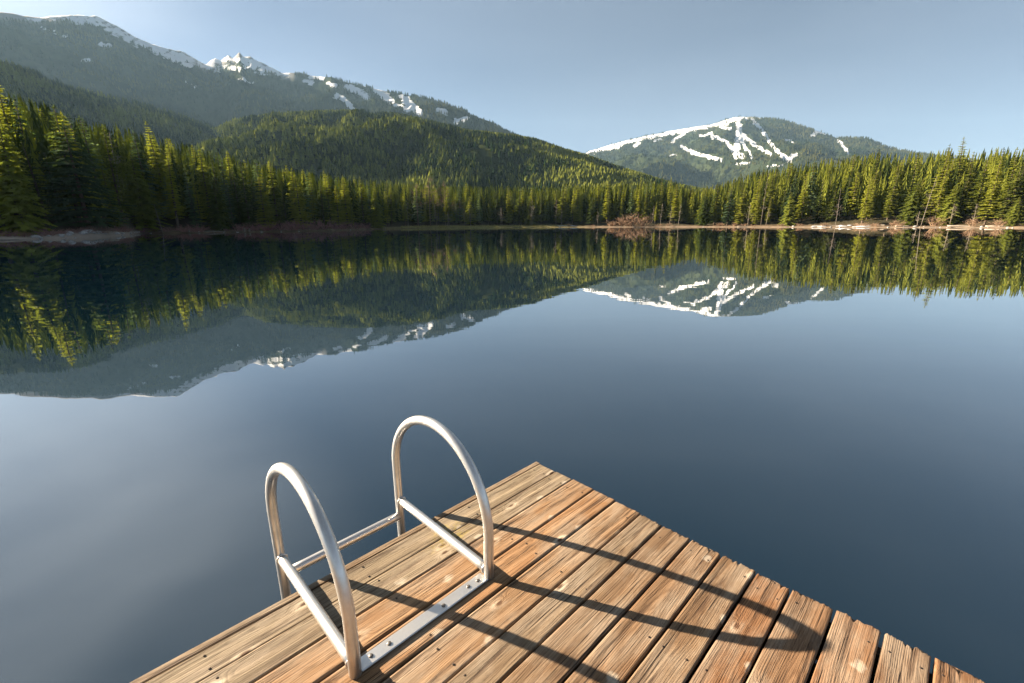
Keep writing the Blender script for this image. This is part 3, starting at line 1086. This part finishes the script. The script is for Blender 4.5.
BUSH = [twig_bush(900 + i, 1.8, 2.6, 22, M_TWIG, 'bare_shrub', 0.04, 3) for i in range(3)]
TANB = [twig_bush(950 + i, 2.2, 2.8, 24, M_TWIG2, 'bare_shrub', 0.045, 3) for i in range(2)]
red_spots = [(184, 2.2, .8), (196, 3.0, .9), (236, 3, .9), (252, 3.4, 1.1), (266, 2.6, 1.0), (279, 3.8, 1.3), (291, 2.4, 1.2), (301, 4.2, 1.5), (312, 2.6, 1.2), (322, 3.6, 1.4), (333, 2.2, 1.15), (344, 3.4, 1.3), (354, 2.2, 1.1), (363, 3.2, 1.0)]
RL = [('stump cluster', 'red bare shrub left of the pale stumps'), ]
lab_red = ['low red bare shrub, leftmost of the brush by the small bright cedar', 'low red bare shrub just left of the small bright cedar',
           'low reddish shrub directly behind the pale stumps', 'reddish shrub just right of the pale stumps', 'reddish shrub below the bushy fir above the stumps',
           'first tall red shrub right of the pale stumps', 'short dense red shrub at the water near the brush middle', 'tallest red bare shrub of the left shore brush',
           'short red shrub in front of the tallest red shrub', 'tall red shrub under the bushy fir behind the brush', 'low red shrub at the water right of the brush middle',
           'tall red shrub third from the right end of the brush', 'low red shrub second from the right end of the brush', 'last red shrub beside the rounded olive cedar']
for i, (px, bk, s) in enumerate(red_spots):
    x, y, z, dep = put(px, bk)
    o = link('bare_shrub', BUSH[i % 3], None, (x, y, z))
    o.rotation_euler = (0, 0, i * 1.7)
    o.scale = (s * 1.6, s * 1.6, s * 1.3)
    tag(o, lab_red[i], 'shrub', 'red brush along the left shore')
tan_spots = [(622, 3, 1.8), (632, 4, 2.7), (643, 3, 1.9), (612, 3, 1.2), (736, 2, .7), (900, 2, .9), (938, 3, 1.2), (975, 2.5, 1.0), (1002, 2.5, .9)]
lab_tan = ['pink bare bush, left part of the trio on the far shore', 'largest pink bare bush on the far shore', 'pink bare bush right of the largest pink one',
           'lowest tan bush left of the pink bushes', 'small tan bush below the ski peak', 'tan bush left of the bushy golden cedars', 'tan bush at the foot of the leaning snag',
           'tan bush between the golden cedars and the right edge', 'tan bush nearest the golden cedar at the far right edge']
for i, (px, bk, s) in enumerate(tan_spots):
    x, y, z, dep = put(px, bk)
    o = link('bare_shrub', TANB[i % 2], None, (x, y, z))
    o.rotation_euler = (0, 0, i * 2.1)
    o.scale = (s * 1.3, s * 1.3, s * 1.25)
    tag(o, lab_tan[i], 'shrub', 'tan bushes on the sunny shore')


rb = random.Random(21)
for shore, x0, x1, cnt, meshes, lab in (('left', 132, 398, 24, BUSH, 'low red brown shrub among many along the left waterline'), ('far', 560, 690, 12, TANB, 'low tan shrub among many along the far waterline'),
                                        ('right', 700, 1024, 18, TANB, 'low rusty shrub among many along the sunny right waterline'), ('left', 62, 130, 10, BUSH, 'small red shrub at the back of the sandy spit'), ('left', 2, 60, 9, BUSH, 'low red shrub under the far left yellow-green cedar')):
    for i in range(cnt):
        px = rb.uniform(x0, x1)
        x, y, z, dep = put(px, rb.uniform(1.0, 4.5))
        o = link('bare_shrub', meshes[i % len(meshes)], None, (x, y, z))
        s = rb.uniform(.25, .75)
        o.rotation_euler = (0, 0, rb.uniform(0, 6))
        o.scale = (s * 1.5, s * 1.5, s)
        tag(o, lab, 'shrub', lab.replace('low', 'the low').replace('among many ', 'brush '))


def bare_tree(name, px, back, top, mat, label, width=0.35, lean=0.0, twigs=3, thick=0.10, seed=1, group=None):
    azi = az_el(px, top)[0]
    r = float(shore_r(np.array(azi))) + back
    z = float(ground_z(np.array(azi), np.array(r)))
    h = az_el(px, top)[1] * r + CAMZ - z
    rr = np.random.default_rng(seed)
    pts = np.array([(0.12 * math.sin(3 * t + seed) * t, 0.1 * math.cos(2 * t + seed) * t, h * t - 0.2 * (t == 0)) for t in np.linspace(0, 1, 8)])
    v_, f_ = tube_np(pts, np.linspace(thick, thick * 0.25, 8), 6)
    root = empty(name, (math.sin(azi) * r, math.cos(azi) * r, z))
    link('trunk', mesh_np('trunk', v_, f_, [mat], True), root)
    pile = Pile()

    def grow(p, d, l, rad, lev):
        q = [p]
        dd = d.copy()
        for s in range(3):
            dd = dd + rr.normal(0, 0.15, 3)
            dd /= np.linalg.norm(dd)
            q.append(q[-1] + dd * l / 3)
        a_, b_ = tube_np(np.array(q), np.linspace(rad, rad * 0.4, 4), 3, False)
        pile.add(a_, b_)
        if lev:
            for _ in range(4):
                nd = dd + rr.normal(0, 0.6, 3) + np.array([0, 0, 0.25])
                grow(q[rr.integers(1, 4)], nd / np.linalg.norm(nd), l * rr.uniform(0.4, 0.7), rad * 0.6, lev - 1)
    for b in range(16 if twigs > 1 else 9):
        t = rr.uniform(0.25, 0.97)
        a = rr.random() * 6.28
        d = np.array([math.cos(a), math.sin(a), rr.uniform(0.2, 1.0)])
        grow(np.array([0.12 * math.sin(3 * t + seed) * t, 0.1 * math.cos(2 * t + seed) * t, h * t]), d / np.linalg.norm(d), h * width * (1.1 - t) * rr.uniform(.6, 1.1), thick * 0.3, twigs)
    link('branches', pile.mesh('branches', [mat]), root)
    root.rotation_euler = (0, lean, 0)
    tag(root, label, 'tree', group)


bare_tree('dead_tree', 157, 0.6, 204, M_PALE, 'thin pale dead trunk leaning at the water before the drooping cedar', 0.12, -0.10, 1, 0.09, 3, 'bare trees')
bare_tree('dead_tree', 107, 24, 132, M_PALE, 'grey dead tree between the spruce and the cedar', 0.22, 0.02, 2, 0.13, 4, 'bare trees')
bare_tree('dead_tree', 932, 4.5, 176, M_PALE, 'tall pale snag leaning between the two golden cedars', 0.16, 0.10, 2, 0.10, 5, 'bare trees')
bare_tree('dead_tree', 768, 5, 170, M_PALE, 'straight pale dead trunk in the sunny shore firs', 0.12, 0.01, 2, 0.08, 6, 'bare trees')
bare_tree('dead_tree', 842, 6, 188, M_PALE, 'grey snag behind the snow strip left of the slender fir', 0.16, -0.03, 2, 0.08, 7, 'bare trees')
bare_tree('dead_tree', 1021, 9, 172, M_PALE, 'dark bare snag at the far right edge', 0.18, 0.05, 2, 0.09, 17, 'bare trees')
bare_tree('bare_alder', 428, 13, 176, M_TWIG2, 'broad pinkish leafless tree above the far firs', 0.42, 0.0, 3, 0.16, 8, 'bare trees')
bare_tree('bare_alder', 444, 14, 182, M_TWIG2, 'smaller pinkish leafless tree right of the broad one', 0.40, 0.0, 3, 0.14, 9, 'bare trees')
bare_tree('bare_alder', 416, 12, 184, M_TWIG2, 'smaller pinkish leafless tree left of the broad one', 0.38, 0.0, 3, 0.13, 10, 'bare trees')
for i, (px, top, lb) in enumerate([(436, 205, 'pale thin alder stem left of the bushy fir behind the grass'), (470, 202, 'branchy pale alder in front of the grassy shore firs'), (502, 208, 'short pinkish alder left of the plump cedar'),
                                   (654, 205, 'pale alder stem first right of the pink bushes'), (662, 203, 'pale alder stem second right of the pink bushes'), (671, 206, 'pale alder stem third right of the pink bushes'), (680, 204, 'pale alder stem fourth right of the pink bushes')]):
    bare_tree('bare_alder', px, 5, top, M_BIRCH, lb, 0.22, 0.02 * (i - 3), 2, 0.08, 20 + i, 'bare trees')


rb = random.Random(5)
for x0, x1, cnt, lab in ((404, 610, 9, 'thin pale leafless alder among many on the far shore'), (706, 1010, 6, 'thin leafless alder among the sunny right shore firs')):
    for i in range(cnt):
        px = rb.uniform(x0, x1)
        bare_tree('bare_alder', px, rb.uniform(3, 7), rb.uniform(199, 212), M_BIRCH, lab, 0.28, rb.uniform(-.05, .05), 2, 0.07, 60 + i + int(x0), lab)


def log_mesh(name, length, rad, seed, mat):
    r = np.random.default_rng(seed)
    n_ = 9
    pts = np.array([(length * (t - .5), 0.05 * length * math.sin(2.5 * t + seed), 0.02 * math.sin(5 * t)) for t in np.linspace(0, 1, n_)])
    v_, f_ = tube_np(pts, rad * np.linspace(1, 0.6, n_) * (0.9 + 0.2 * r.random(n_)), 9)
    return mesh_np(name, v_, f_, [mat], True)


logs = [(212, 0.9, 5.0, .16, 0.1, 'pale driftwood log lying at the water left of the stumps'), (100, 2.2, 4.0, .15, 0.2, 'grey log lying on the sandy spit before the spruce'),
        (300, 5.0, 7.0, .13, .05, 'long thin log lying across the red brush'), (832, 4.0, 6.0, .2, .1, 'grey log lying behind the snow strip'), (876, 6.0, 8.0, .22, -.08, 'long grey log up the bank right of the slender fir'),
        (905, 1.2, 4.0, .2, .3, 'short log at the water by the tan bush'), (965, 1.2, 7.0, .2, .1, 'long tan log at the water right of the golden cedars'), (1000, 2.2, 5.0, .2, -.2, 'tan log near the right edge golden cedar'), (745, 1.0, 5.0, .14, .15, 'slim log on the shore below the ski peak'),
        (8, -2.6, 3.4, .07, .1, 'thin pale stick lying in the water at the far left')]
for i, (px, bk, ln, rd, ro, lb) in enumerate(logs):
    x, y, z, dep = put(px, bk)
    azi = math.atan2(x, y)
    o = link('driftwood_log', log_mesh('driftwood_log', ln, rd, i + 3, M_PALE if i in (0, 9) else M_LOG), None, (x, y, max(z, 0) + rd * 0.6))
    o.rotation_euler = (0, random.uniform(-.03, .03), -azi + ro)
    tag(o, lb, 'log', 'driftwood logs on the shore')
for i, (px, bk, hh, lb) in enumerate([(242, 0.7, 1.0, 'taller pale stump standing at the water edge'), (247, 0.9, 0.75, 'shorter pale stump right of the taller one'), (186, 1.0, 0.6, 'small grey stump at the left shore bend')]):
    x, y, z, dep = put(px, bk)
    v_, f_ = tube_np(np.array([(0, 0, -0.25), (0.01, 0, 0.1), (0.03, 0.02, hh * .6), (0.02, 0.05, hh)]), [0.36, 0.25, 0.21, 0.19], 9)
    v_ = v_ + rng.normal(0, 0.012, v_.shape)
    o = link('tree_stump', mesh_np('tree_stump', v_, f_, [M_PALE], True), None, (x, y, z))
    tag(o, lb, 'stump', 'stumps at the left shore')


def rock_mesh(seed, sx, sy, sz, mat, name='shore_rock'):
    bm = bmesh.new()
    bmesh.ops.create_icosphere(bm, subdivisions=3, radius=1)
    for v_ in bm.verts:
        p = v_.co
        f = 1 + 0.22 * float(fbm(p.x * 1.4 + seed * 3.1, p.y * 1.4 + p.z * 1.7, 3, seed))
        v_.co = Vector((p.x * sx * f, p.y * sy * f, max(p.z, -0.5) * sz * f))
    me_ = bpy.data.meshes.new(name)
    bm.to_mesh(me_)
    bm.free()
    me_.materials.append(mat)
    for p in me_.polygons:
        p.use_smooth = seed % 2 == 0
    return me_


M_PALEROCK = simple('pale granite', (0.36, 0.35, 0.34), 0.85, 0, 0.4, 3.0, 0.6, 0.08)
for i, (px, bk, s, lb) in enumerate([(79, 1.6, .55, 'pale boulder at the left of the pale group on the sandy spit'), (84, 2.2, .75, 'largest pale boulder on the sandy spit'), (89, 1.7, .5, 'pale boulder just right of the largest one'), (94, 2.4, .45, 'small pale boulder at the right of the pale group'), (113, 1.0, .5, 'flat pale boulder near the tip of the sandy spit'), (118, 0.9, .35, 'last small pale boulder before the tip of the spit')]):
    x, y, z, dep = put(px, bk)
    o = link('shore_boulder', rock_mesh(i + 81, s * 1.3, s * .8, s * .6, M_PALEROCK), None, (x, y, z + s * .1))
    o.rotation_euler = (0, 0, i * 1.3)
    tag(o, lb, 'boulder', 'pale boulders on the spit')
rocks = [(56, 1.0, .5, 'dark rock at the left end of the sandy spit'), (64, 2.0, .7, 'biggest grey rock on the sandy spit'), (118, .8, .5, 'grey rock near the tip of the spit'), (126, .5, .35, 'small rock at the tip of the spit'),
         (30, .9, .6, 'grey rock on the bank below the far left cedar'), (795, .9, .6, 'tan rock at the left end of the snow strip'), (918, .8, .7, 'rock at the water below the bushy golden cedars'), (985, .8, .6, 'rock at the water left of the far right cedar'), (560, 1, .5, 'rock at the water by the far snow strip')]
for i, (px, bk, s, lb) in enumerate(rocks):
    x, y, z, dep = put(px, bk)
    o = link('shore_rock', rock_mesh(i + 1, s, s * .7, s * .5, M_ROCK), None, (x, y, z + s * .1))
    o.rotation_euler = (0, 0, i)
    tag(o, lb, 'rock', 'rocks on the shore')
for x0, x1, cnt, lab in ((25, 135, 34, 'small grey stone among many on the sandy spit'), (140, 395, 14, 'small grey stone among many at the left waterline'), (700, 1020, 22, 'small tan stone among many at the right waterline')):
    for i in range(cnt):
        x, y, z, dep = put(rb.uniform(x0, x1), rb.uniform(-0.3, 1.6))
        s = rb.uniform(.12, .38)
        if i == 0:
            small = [rock_mesh(60 + q + int(x0), 1, .75, .55, M_ROCK) for q in range(3)]
        o = link('shore_rock', small[i % 3], None, (x, y, max(z, -0.05)))
        o.scale = (s, s, s)
        o.rotation_euler = (0, 0, rb.uniform(0, 6))
        tag(o, lab, 'rock', lab.replace('among many ', ''))
snows = [ (566, 3.5, 6, 1.0, .3), (548, 4, 3, .8, .25)] + [(random.uniform(808, 872), random.uniform(.9, 3.4), random.uniform(.6, 2.4), random.uniform(.3, .8), random.uniform(.12, .3)) for _ in range(15)]
for i, (px, bk, sx, sy, sz) in enumerate(snows):
    x, y, z, dep = put(px, bk)
    o = link('snow_patch', rock_mesh(2 * i + 30, sx, sy, sz, M_SNOW, 'snow_patch'), None, (x, y, z))
    o.rotation_euler = (0, 0, -math.atan2(x, y))
    tag(o, kind='stuff')

# low dry grass on the far shore: a mass of blades
r_ = np.random.default_rng(12)
V = []
for k_ in range(9000):
    px = 400 + 170 * r_.random()
    azi = bearing(px)
    rr_ = float(np.interp(azi, sh_az, sh_r)) + 0.8 + 9 * r_.random() ** 1.4
    x, y = math.sin(azi) * rr_, math.cos(azi) * rr_
    V.append((x, y, r_.random()))
V = np.array(V)
azz = np.arctan2(V[:, 0], V[:, 1])
zz_ = ground_z(azz, np.hypot(V[:, 0], V[:, 1]))
hh = 0.25 + 0.4 * V[:, 2]
a = r_.random(len(V)) * 6.28
wv = 0.07
B = np.stack([V[:, 0], V[:, 1], zz_ - 0.03], -1)
dx = np.stack([np.cos(a) * wv, np.sin(a) * wv, 0 * a], -1)
tp = B + np.stack([r_.normal(0, .1, len(V)), r_.normal(0, .1, len(V)), hh], -1)
GV = np.stack([B - dx, B + dx, tp], 1).reshape(-1, 3)
M_DRY = simple('dry shore grass', (0.26, 0.23, 0.08), 0.9, 0, 0.4, 0.6, 0)
tag(link('shore_grass', mesh_np('shore_grass', GV, np.arange(len(GV)).reshape(-1, 3), [M_DRY])), kind='stuff')

# ------------------------------------------------------------------ dock
CORNER = on_level(537, 461, DECK)
U = np.array([0.7028, -0.7114, 0.0])          # along the end edge, board after board
Wd = np.array([-0.7114, -0.7028, 0.0])        # along the boards
ANG = math.atan2(Wd[1], Wd[0])
dock = empty('wooden_dock', (CORNER[0], CORNER[1], DECK), ANG)
# local axes: x along the boards (from the end edge), y = -U?  checked below
yl = np.array([-math.sin(ANG), math.cos(ANG), 0])
YS = 1.0 if yl @ U > 0 else -1.0              # local y times YS runs along U
tag(dock, 'weathered brown plank dock jutting into the lake', 'dock')
EDGES = [0.030, 0.163, 0.291, 0.446, 0.591, 0.747, 0.876, 1.022, 1.170, 1.316, 1.451, 1.601, 1.750, 1.888, 2.024]
while len(EDGES) < 25:
    EDGES.append(EDGES[-1] + 0.145)
OFFS = [0.006, 0.002, -0.002, 0.0, 0.004, 0.014, 0.016, 0.014, 0.013, 0.018, 0.012, 0.0, 0.0, 0.003, 0.0]
TINT = [(0.92, 0.86, 0.66), (0.98, 0.92, 0.74), (1.10, 0.88, 0.67), (1.06, 0.82, 0.61), (1.06, 0.87, 0.68), (0.98, 0.86, 0.66), (0.98, 0.80, 0.60),
        (1.02, 0.80, 0.58), (0.98, 0.78, 0.56), (1.04, 0.74, 0.52), (0.98, 0.74, 0.54), (1.10, 0.80, 0.58), (1.02, 0.76, 0.56), (1.06, 0.76, 0.54)]
LEN = 4.6
JOIST = [0.09, 0.62, 1.22, 1.82, 2.42, 3.02, 3.62, 4.22]


def plank_mesh(width, length, seed, rough_end, th=0.038, lichen=None):
    """a board: bevelled cross-section swept along x with wavering edges and a frayed end"""
    r = np.random.default_rng(seed)
    prof = []
    b = 0.004
    hw = width / 2
    ny = 25
    ys = np.linspace(-hw + b, hw - b, ny)
    prof += [(-hw, -th), (-hw, -b)]
    prof += [(y, -0.0012 * (1 - (y / hw) ** 2) + 0.0008 * math.sin(y * 90 + seed)) for y in ys]
    prof += [(hw, -b), (hw, -th)]
    prof = np.array(prof)
    npf = len(prof)
    xs = np.concatenate([[0, 0.003, 0.008, 0.018, 0.03, 0.05], np.linspace(0.08, length - 0.05, 70), [length]])
    V = []
    fray = (0.5 + fbm(np.linspace(0, 9, npf) * 3 + seed, np.zeros(npf) + seed, 3, seed)) * (0.012 if rough_end else 0.004)
    notch = np.zeros(npf)
    if rough_end:
        for _ in range(2):
            notch[r.integers(3, npf - 3)] += r.uniform(0.012, 0.035)
    e1 = 0.0015 * fbm(xs * 2.0, xs * 0 + seed, 3, seed)
    e2 = 0.0015 * fbm(xs * 2.0, xs * 0 + seed + 9, 3, seed)
    crown = 0.002 * fbm(xs * 0.7, xs * 0 + seed + 4, 2, seed)
    for i, x in enumerate(xs):
        p = prof.copy()
        p[:, 0] += np.where(p[:, 0] < 0, e1[i], e2[i])
        p[2:-2, 1] += crown[i]
        xx = np.full(npf, x)
        if i < 6:
            xx = xx + (fray + notch) * (1 - i / 6)
            p[1:-1, 1] -= [0.005, 0.002, 0.0007, 0, 0, 0][i]
        V.append(np.stack([xx, p[:, 0], p[:, 1]], -1))
    V = np.concatenate(V)
    q = []
    for i in range(len(xs) - 1):
        for k_ in range(npf):
            k2 = (k_ + 1) % npf
            q.append((i * npf + k_, (i + 1) * npf + k_, (i + 1) * npf + k2, i * npf + k2))
    me_ = None
    bmv = V
    li = np.zeros(len(V))
    if lichen:
        li = np.clip(1 - np.hypot((V[:, 0] - lichen[0]) / lichen[2], (V[:, 1] - lichen[1]) / lichen[3]), 0, 1)
        li = np.clip(li * 2, 0, 1)
    me_ = bpy.data.meshes.new('plank')
    end0 = list(range(npf))
    end1 = [(len(xs) - 1) * npf + k_ for k_ in range(npf)][::-1]
    me_.from_pydata([tuple(v_) for v_ in V], [], [tuple(f_) for f_ in q] + [tuple(end0), tuple(end1)])
    a_ = me_.attributes.new('lichen', 'FLOAT', 'POINT')
    a_.data.foreach_set('value', li.astype(np.float32))
    me_.update()
    bm = bmesh.new()
    bm.from_mesh(me_)
    bmesh.ops.recalc_face_normals(bm, faces=bm.faces)
    bm.to_mesh(me_)
    bm.free()
    for p in me_.polygons:
        p.use_smooth = len(p.vertices) == 4
    me_.materials.append(M_WOOD)
    return me_


def disc(radius, height, sides=12, dome=True):
    rings = [(radius, -0.001), (radius, height * 0.6), (radius * 0.7, height), (0.0001, height * 1.05)] if dome else [(radius, -0.001), (radius, height), (0.0001, height)]
    V = []
    for rr_, z in rings:
        for k_ in range(sides):
            V.append((rr_ * math.cos(2 * PI * k_ / sides), rr_ * math.sin(2 * PI * k_ / sides), z))
    q = [(i * sides + k_, i * sides + (k_ + 1) % sides, (i + 1) * sides + (k_ + 1) % sides, (i + 1) * sides + k_) for i in range(len(rings) - 1) for k_ in range(sides)]
    return np.array(V), np.array(q)


M_NAIL = simple('rusted nail', (0.045, 0.032, 0.025), 0.9, 0, 0.3, 60, 0)
NAIL = mesh_np('nail', *disc(0.0042, 0.0005, 10, False), [M_NAIL], True)
rp = random.Random(3)
for i in range(len(EDGES) - 1):
    y0, y1 = EDGES[i], EDGES[i + 1]
    gap = 0.009 if i < 5 else 0.0095
    if i == 1:
        gap = 0.005
    wdt = (y1 - y0) - gap
    off = OFFS[i] if i < len(OFFS) else rp.uniform(0, 0.014)
    li = None
    if i == 0:
        li = (0.80, YS * 0.03, 0.10, 0.05)
    if i == 1:
        li = (0.83, -YS * 0.03, 0.14, 0.05)
    me_ = plank_mesh(wdt, LEN - off, 50 + i, i > 4, lichen=li)
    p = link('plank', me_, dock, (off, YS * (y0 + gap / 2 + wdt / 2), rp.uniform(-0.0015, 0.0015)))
    tn = TINT[i] if i < len(TINT) else TINT[rp.randrange(len(TINT))]
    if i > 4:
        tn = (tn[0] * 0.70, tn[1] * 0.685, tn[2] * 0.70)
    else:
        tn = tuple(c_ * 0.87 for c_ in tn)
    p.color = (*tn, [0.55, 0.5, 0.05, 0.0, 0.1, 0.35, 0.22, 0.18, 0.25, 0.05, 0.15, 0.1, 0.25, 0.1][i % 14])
    for jx in JOIST[:5]:
        for sy in (-1, 1):
            if rp.random() < 0.4:
                continue
            o = link('nail', NAIL, p, (jx + rp.uniform(-.015, .015), sy * wdt * rp.uniform(0.27, 0.34), 0.0004))


def box_np(x0, x1, y0, y1, z0, z1, bev=0.004, seg=24):
    xs = np.linspace(x0, x1, seg)
    pf = np.array([(y0 + bev, z1), (y1 - bev, z1), (y1, z1 - bev), (y1, z0 + bev), (y1 - bev, z0), (y0 + bev, z0), (y0, z0 + bev), (y0, z1 - bev)])
    V = np.concatenate([np.stack([np.full(8, x), pf[:, 0], pf[:, 1]], -1) for x in xs])
    q = [(i * 8 + k_, i * 8 + (k_ + 1) % 8, (i + 1) * 8 + (k_ + 1) % 8, (i + 1) * 8 + k_) for i in range(seg - 1) for k_ in range(8)]
    n8 = (seg - 1) * 8
    q += [(0, 1, 2, 7), (2, 3, 6, 7), (3, 4, 5, 6), (n8, n8 + 7, n8 + 2, n8 + 1), (n8 + 2, n8 + 7, n8 + 6, n8 + 3), (n8 + 3, n8 + 6, n8 + 5, n8 + 4)]
    return V, np.array(q)


def rbox(name, parent, mat, x0, x1, y0, y1, z0, z1, **kw):
    a0, a1 = sorted((YS * y0, YS * y1))
    v_, f_ = box_np(x0, x1, a0, a1, z0, z1, **kw)
    me_ = mesh_np(name, v_, f_, [mat])
    bm = bmesh.new()
    bm.from_mesh(me_)
    bmesh.ops.recalc_face_normals(bm, faces=bm.faces)
    bm.to_mesh(me_)
    bm.free()
    return link(name, me_, parent)


f1 = rbox('fascia_board', dock, M_WOOD, 0.0, LEN, -0.010, 0.026, -0.19, -0.006)
f1.color = (0.82, 0.70, 0.54, 0.4)
ymax = EDGES[-1]
rbox('end_joist', dock, M_FRAME, 0.045, 0.085, 0.034, ymax - 0.05, -0.21, -0.044, seg=2)
for jx in JOIST[1:]:
    rbox('joist', dock, M_FRAME, jx - 0.02, jx + 0.02, 0.034, ymax - 0.05, -0.20, -0.044, seg=2)
rbox('outer_joist', dock, M_FRAME, 0.045, LEN, ymax - 0.045, ymax - 0.005, -0.21, -0.044, seg=2)
for fx in (0.35, 2.1, 3.9):
    rbox('float', dock, M_FRAME, fx - 0.25, fx + 0.25, 0.30, ymax - 0.3, -0.75, -0.215, bev=0.05, seg=2)

# ------------------------------------------------------------------ swim ladder, bolted to the deck
lad = empty('swim_ladder', (CORNER[0], CORNER[1], DECK), ANG)
tag(lad, 'metal swim ladder with two tall hoop handrails bolted to the dock edge', 'ladder')
u0, u1, zo, zi, hh = -0.222, 0.512, 0.251, 0.218, 0.601
VR, VL = 0.871, 1.480
TR = 0.0215


def hoop(v):
    t = np.linspace(0, PI, 44)
    m_, r2 = (u0 + u1) / 2, (u1 - u0) / 2
    uu = m_ - r2 * np.cos(t)
    zb = zo + (zi - zo) * (uu - u0) / (u1 - u0)
    z_ = zb + (hh - zb) * np.sin(t)
    uu = np.concatenate([[u0, u0, u0], uu, [u1 - 0.002, u1 - 0.004]])
    z_ = np.concatenate([[-1.5, -0.7, 0.0], z_, [0.10, 0.001]])
    return np.stack([np.full(len(uu), v), YS * uu, z_], -1)


for v_ in (VR, VL):
    a_, b_ = tube_np(hoop(v_), TR, 20)
    link('handrail', mesh_np('handrail', a_, b_, [M_METAL], True), lad)
    uu = np.linspace(u0 + 0.008, u1 - 0.012, 14)
    zl = 0.034 + 0 * uu
    a_, b_ = tube_np(np.stack([np.full(14, v_ - 0.001), YS * uu, zl], -1), 0.0200, 18)
    link('brace', mesh_np('brace', a_, b_, [M_METAL], True), lad)
for zs in (-0.066, -0.33, -0.62, -0.90):
    a_, b_ = tube_np(np.stack([np.linspace(VR + 0.006, VL - 0.006, 8), np.full(8, YS * u0), np.full(8, zs)], -1), 0.0215, 16)
    link('rung', mesh_np('rung', a_, b_, [M_METAL], True), lad)
for v_ in (VR, VL):
    for uu_, zz_ in ((u1 - 0.025, 0.034), (u0 + 0.025, 0.034)):
        t_ = np.linspace(0, 2 * PI, 25)[:-1]
        rr_ = 0.0205 + 0.0016 * np.sin(t_ * 9) ** 2
        ringp = np.stack([v_ - 0.001 + rr_ * np.cos(t_), np.full(24, YS * uu_), zz_ + rr_ * np.sin(t_)], -1)
        ringp = np.concatenate([ringp, ringp[:2]])
        a_, b_ = tube_np(ringp, 0.0035, 6, False)
        link('weld', mesh_np('weld', a_, b_, [M_METAL], True), lad)
pl_ = rbox('mounting_plate', lad, M_METAL, VR + 0.018, VL - 0.018, u1 - 0.042, u1 + 0.012, 0.003, 0.011, bev=0.003, seg=8)
BM = mesh_np('bolt', *disc(0.0085, 0.005), [M_BOLT], True)
for bx in (VR + 0.055, VR + 0.105, VR + 0.235, VL - 0.135, VL - 0.065):
    link('bolt', BM, lad, (bx, YS * (u1 - 0.014 + random.uniform(-.006, .006)), 0.0105))

# ------------------------------------------------------------------ haze
k = Nodes('thin morning haze')
vol = k.n('ShaderNodeVolumePrincipled')
vol.inputs['Color'].default_value = (0.45, 0.72, 1.0, 1)
vol.inputs['Density'].default_value = 0.000032
vol.inputs['Anisotropy'].default_value = 0.1
k.t.nodes.remove(k.b)
k.t.links.new(vol.outputs[0], k.out.inputs['Volume'])
B = 7400.0
v = np.array([(x, y, z) for z in (-3.0, 1500.0) for y in (-B, B) for x in (-B, B)])
f = np.array([(0, 2, 3, 1), (4, 5, 7, 6), (0, 1, 5, 4), (2, 6, 7, 3), (0, 4, 6, 2), (1, 3, 7, 5)])
tag(link('haze', mesh_np('haze', v, f, [k.m])), kind='stuff')
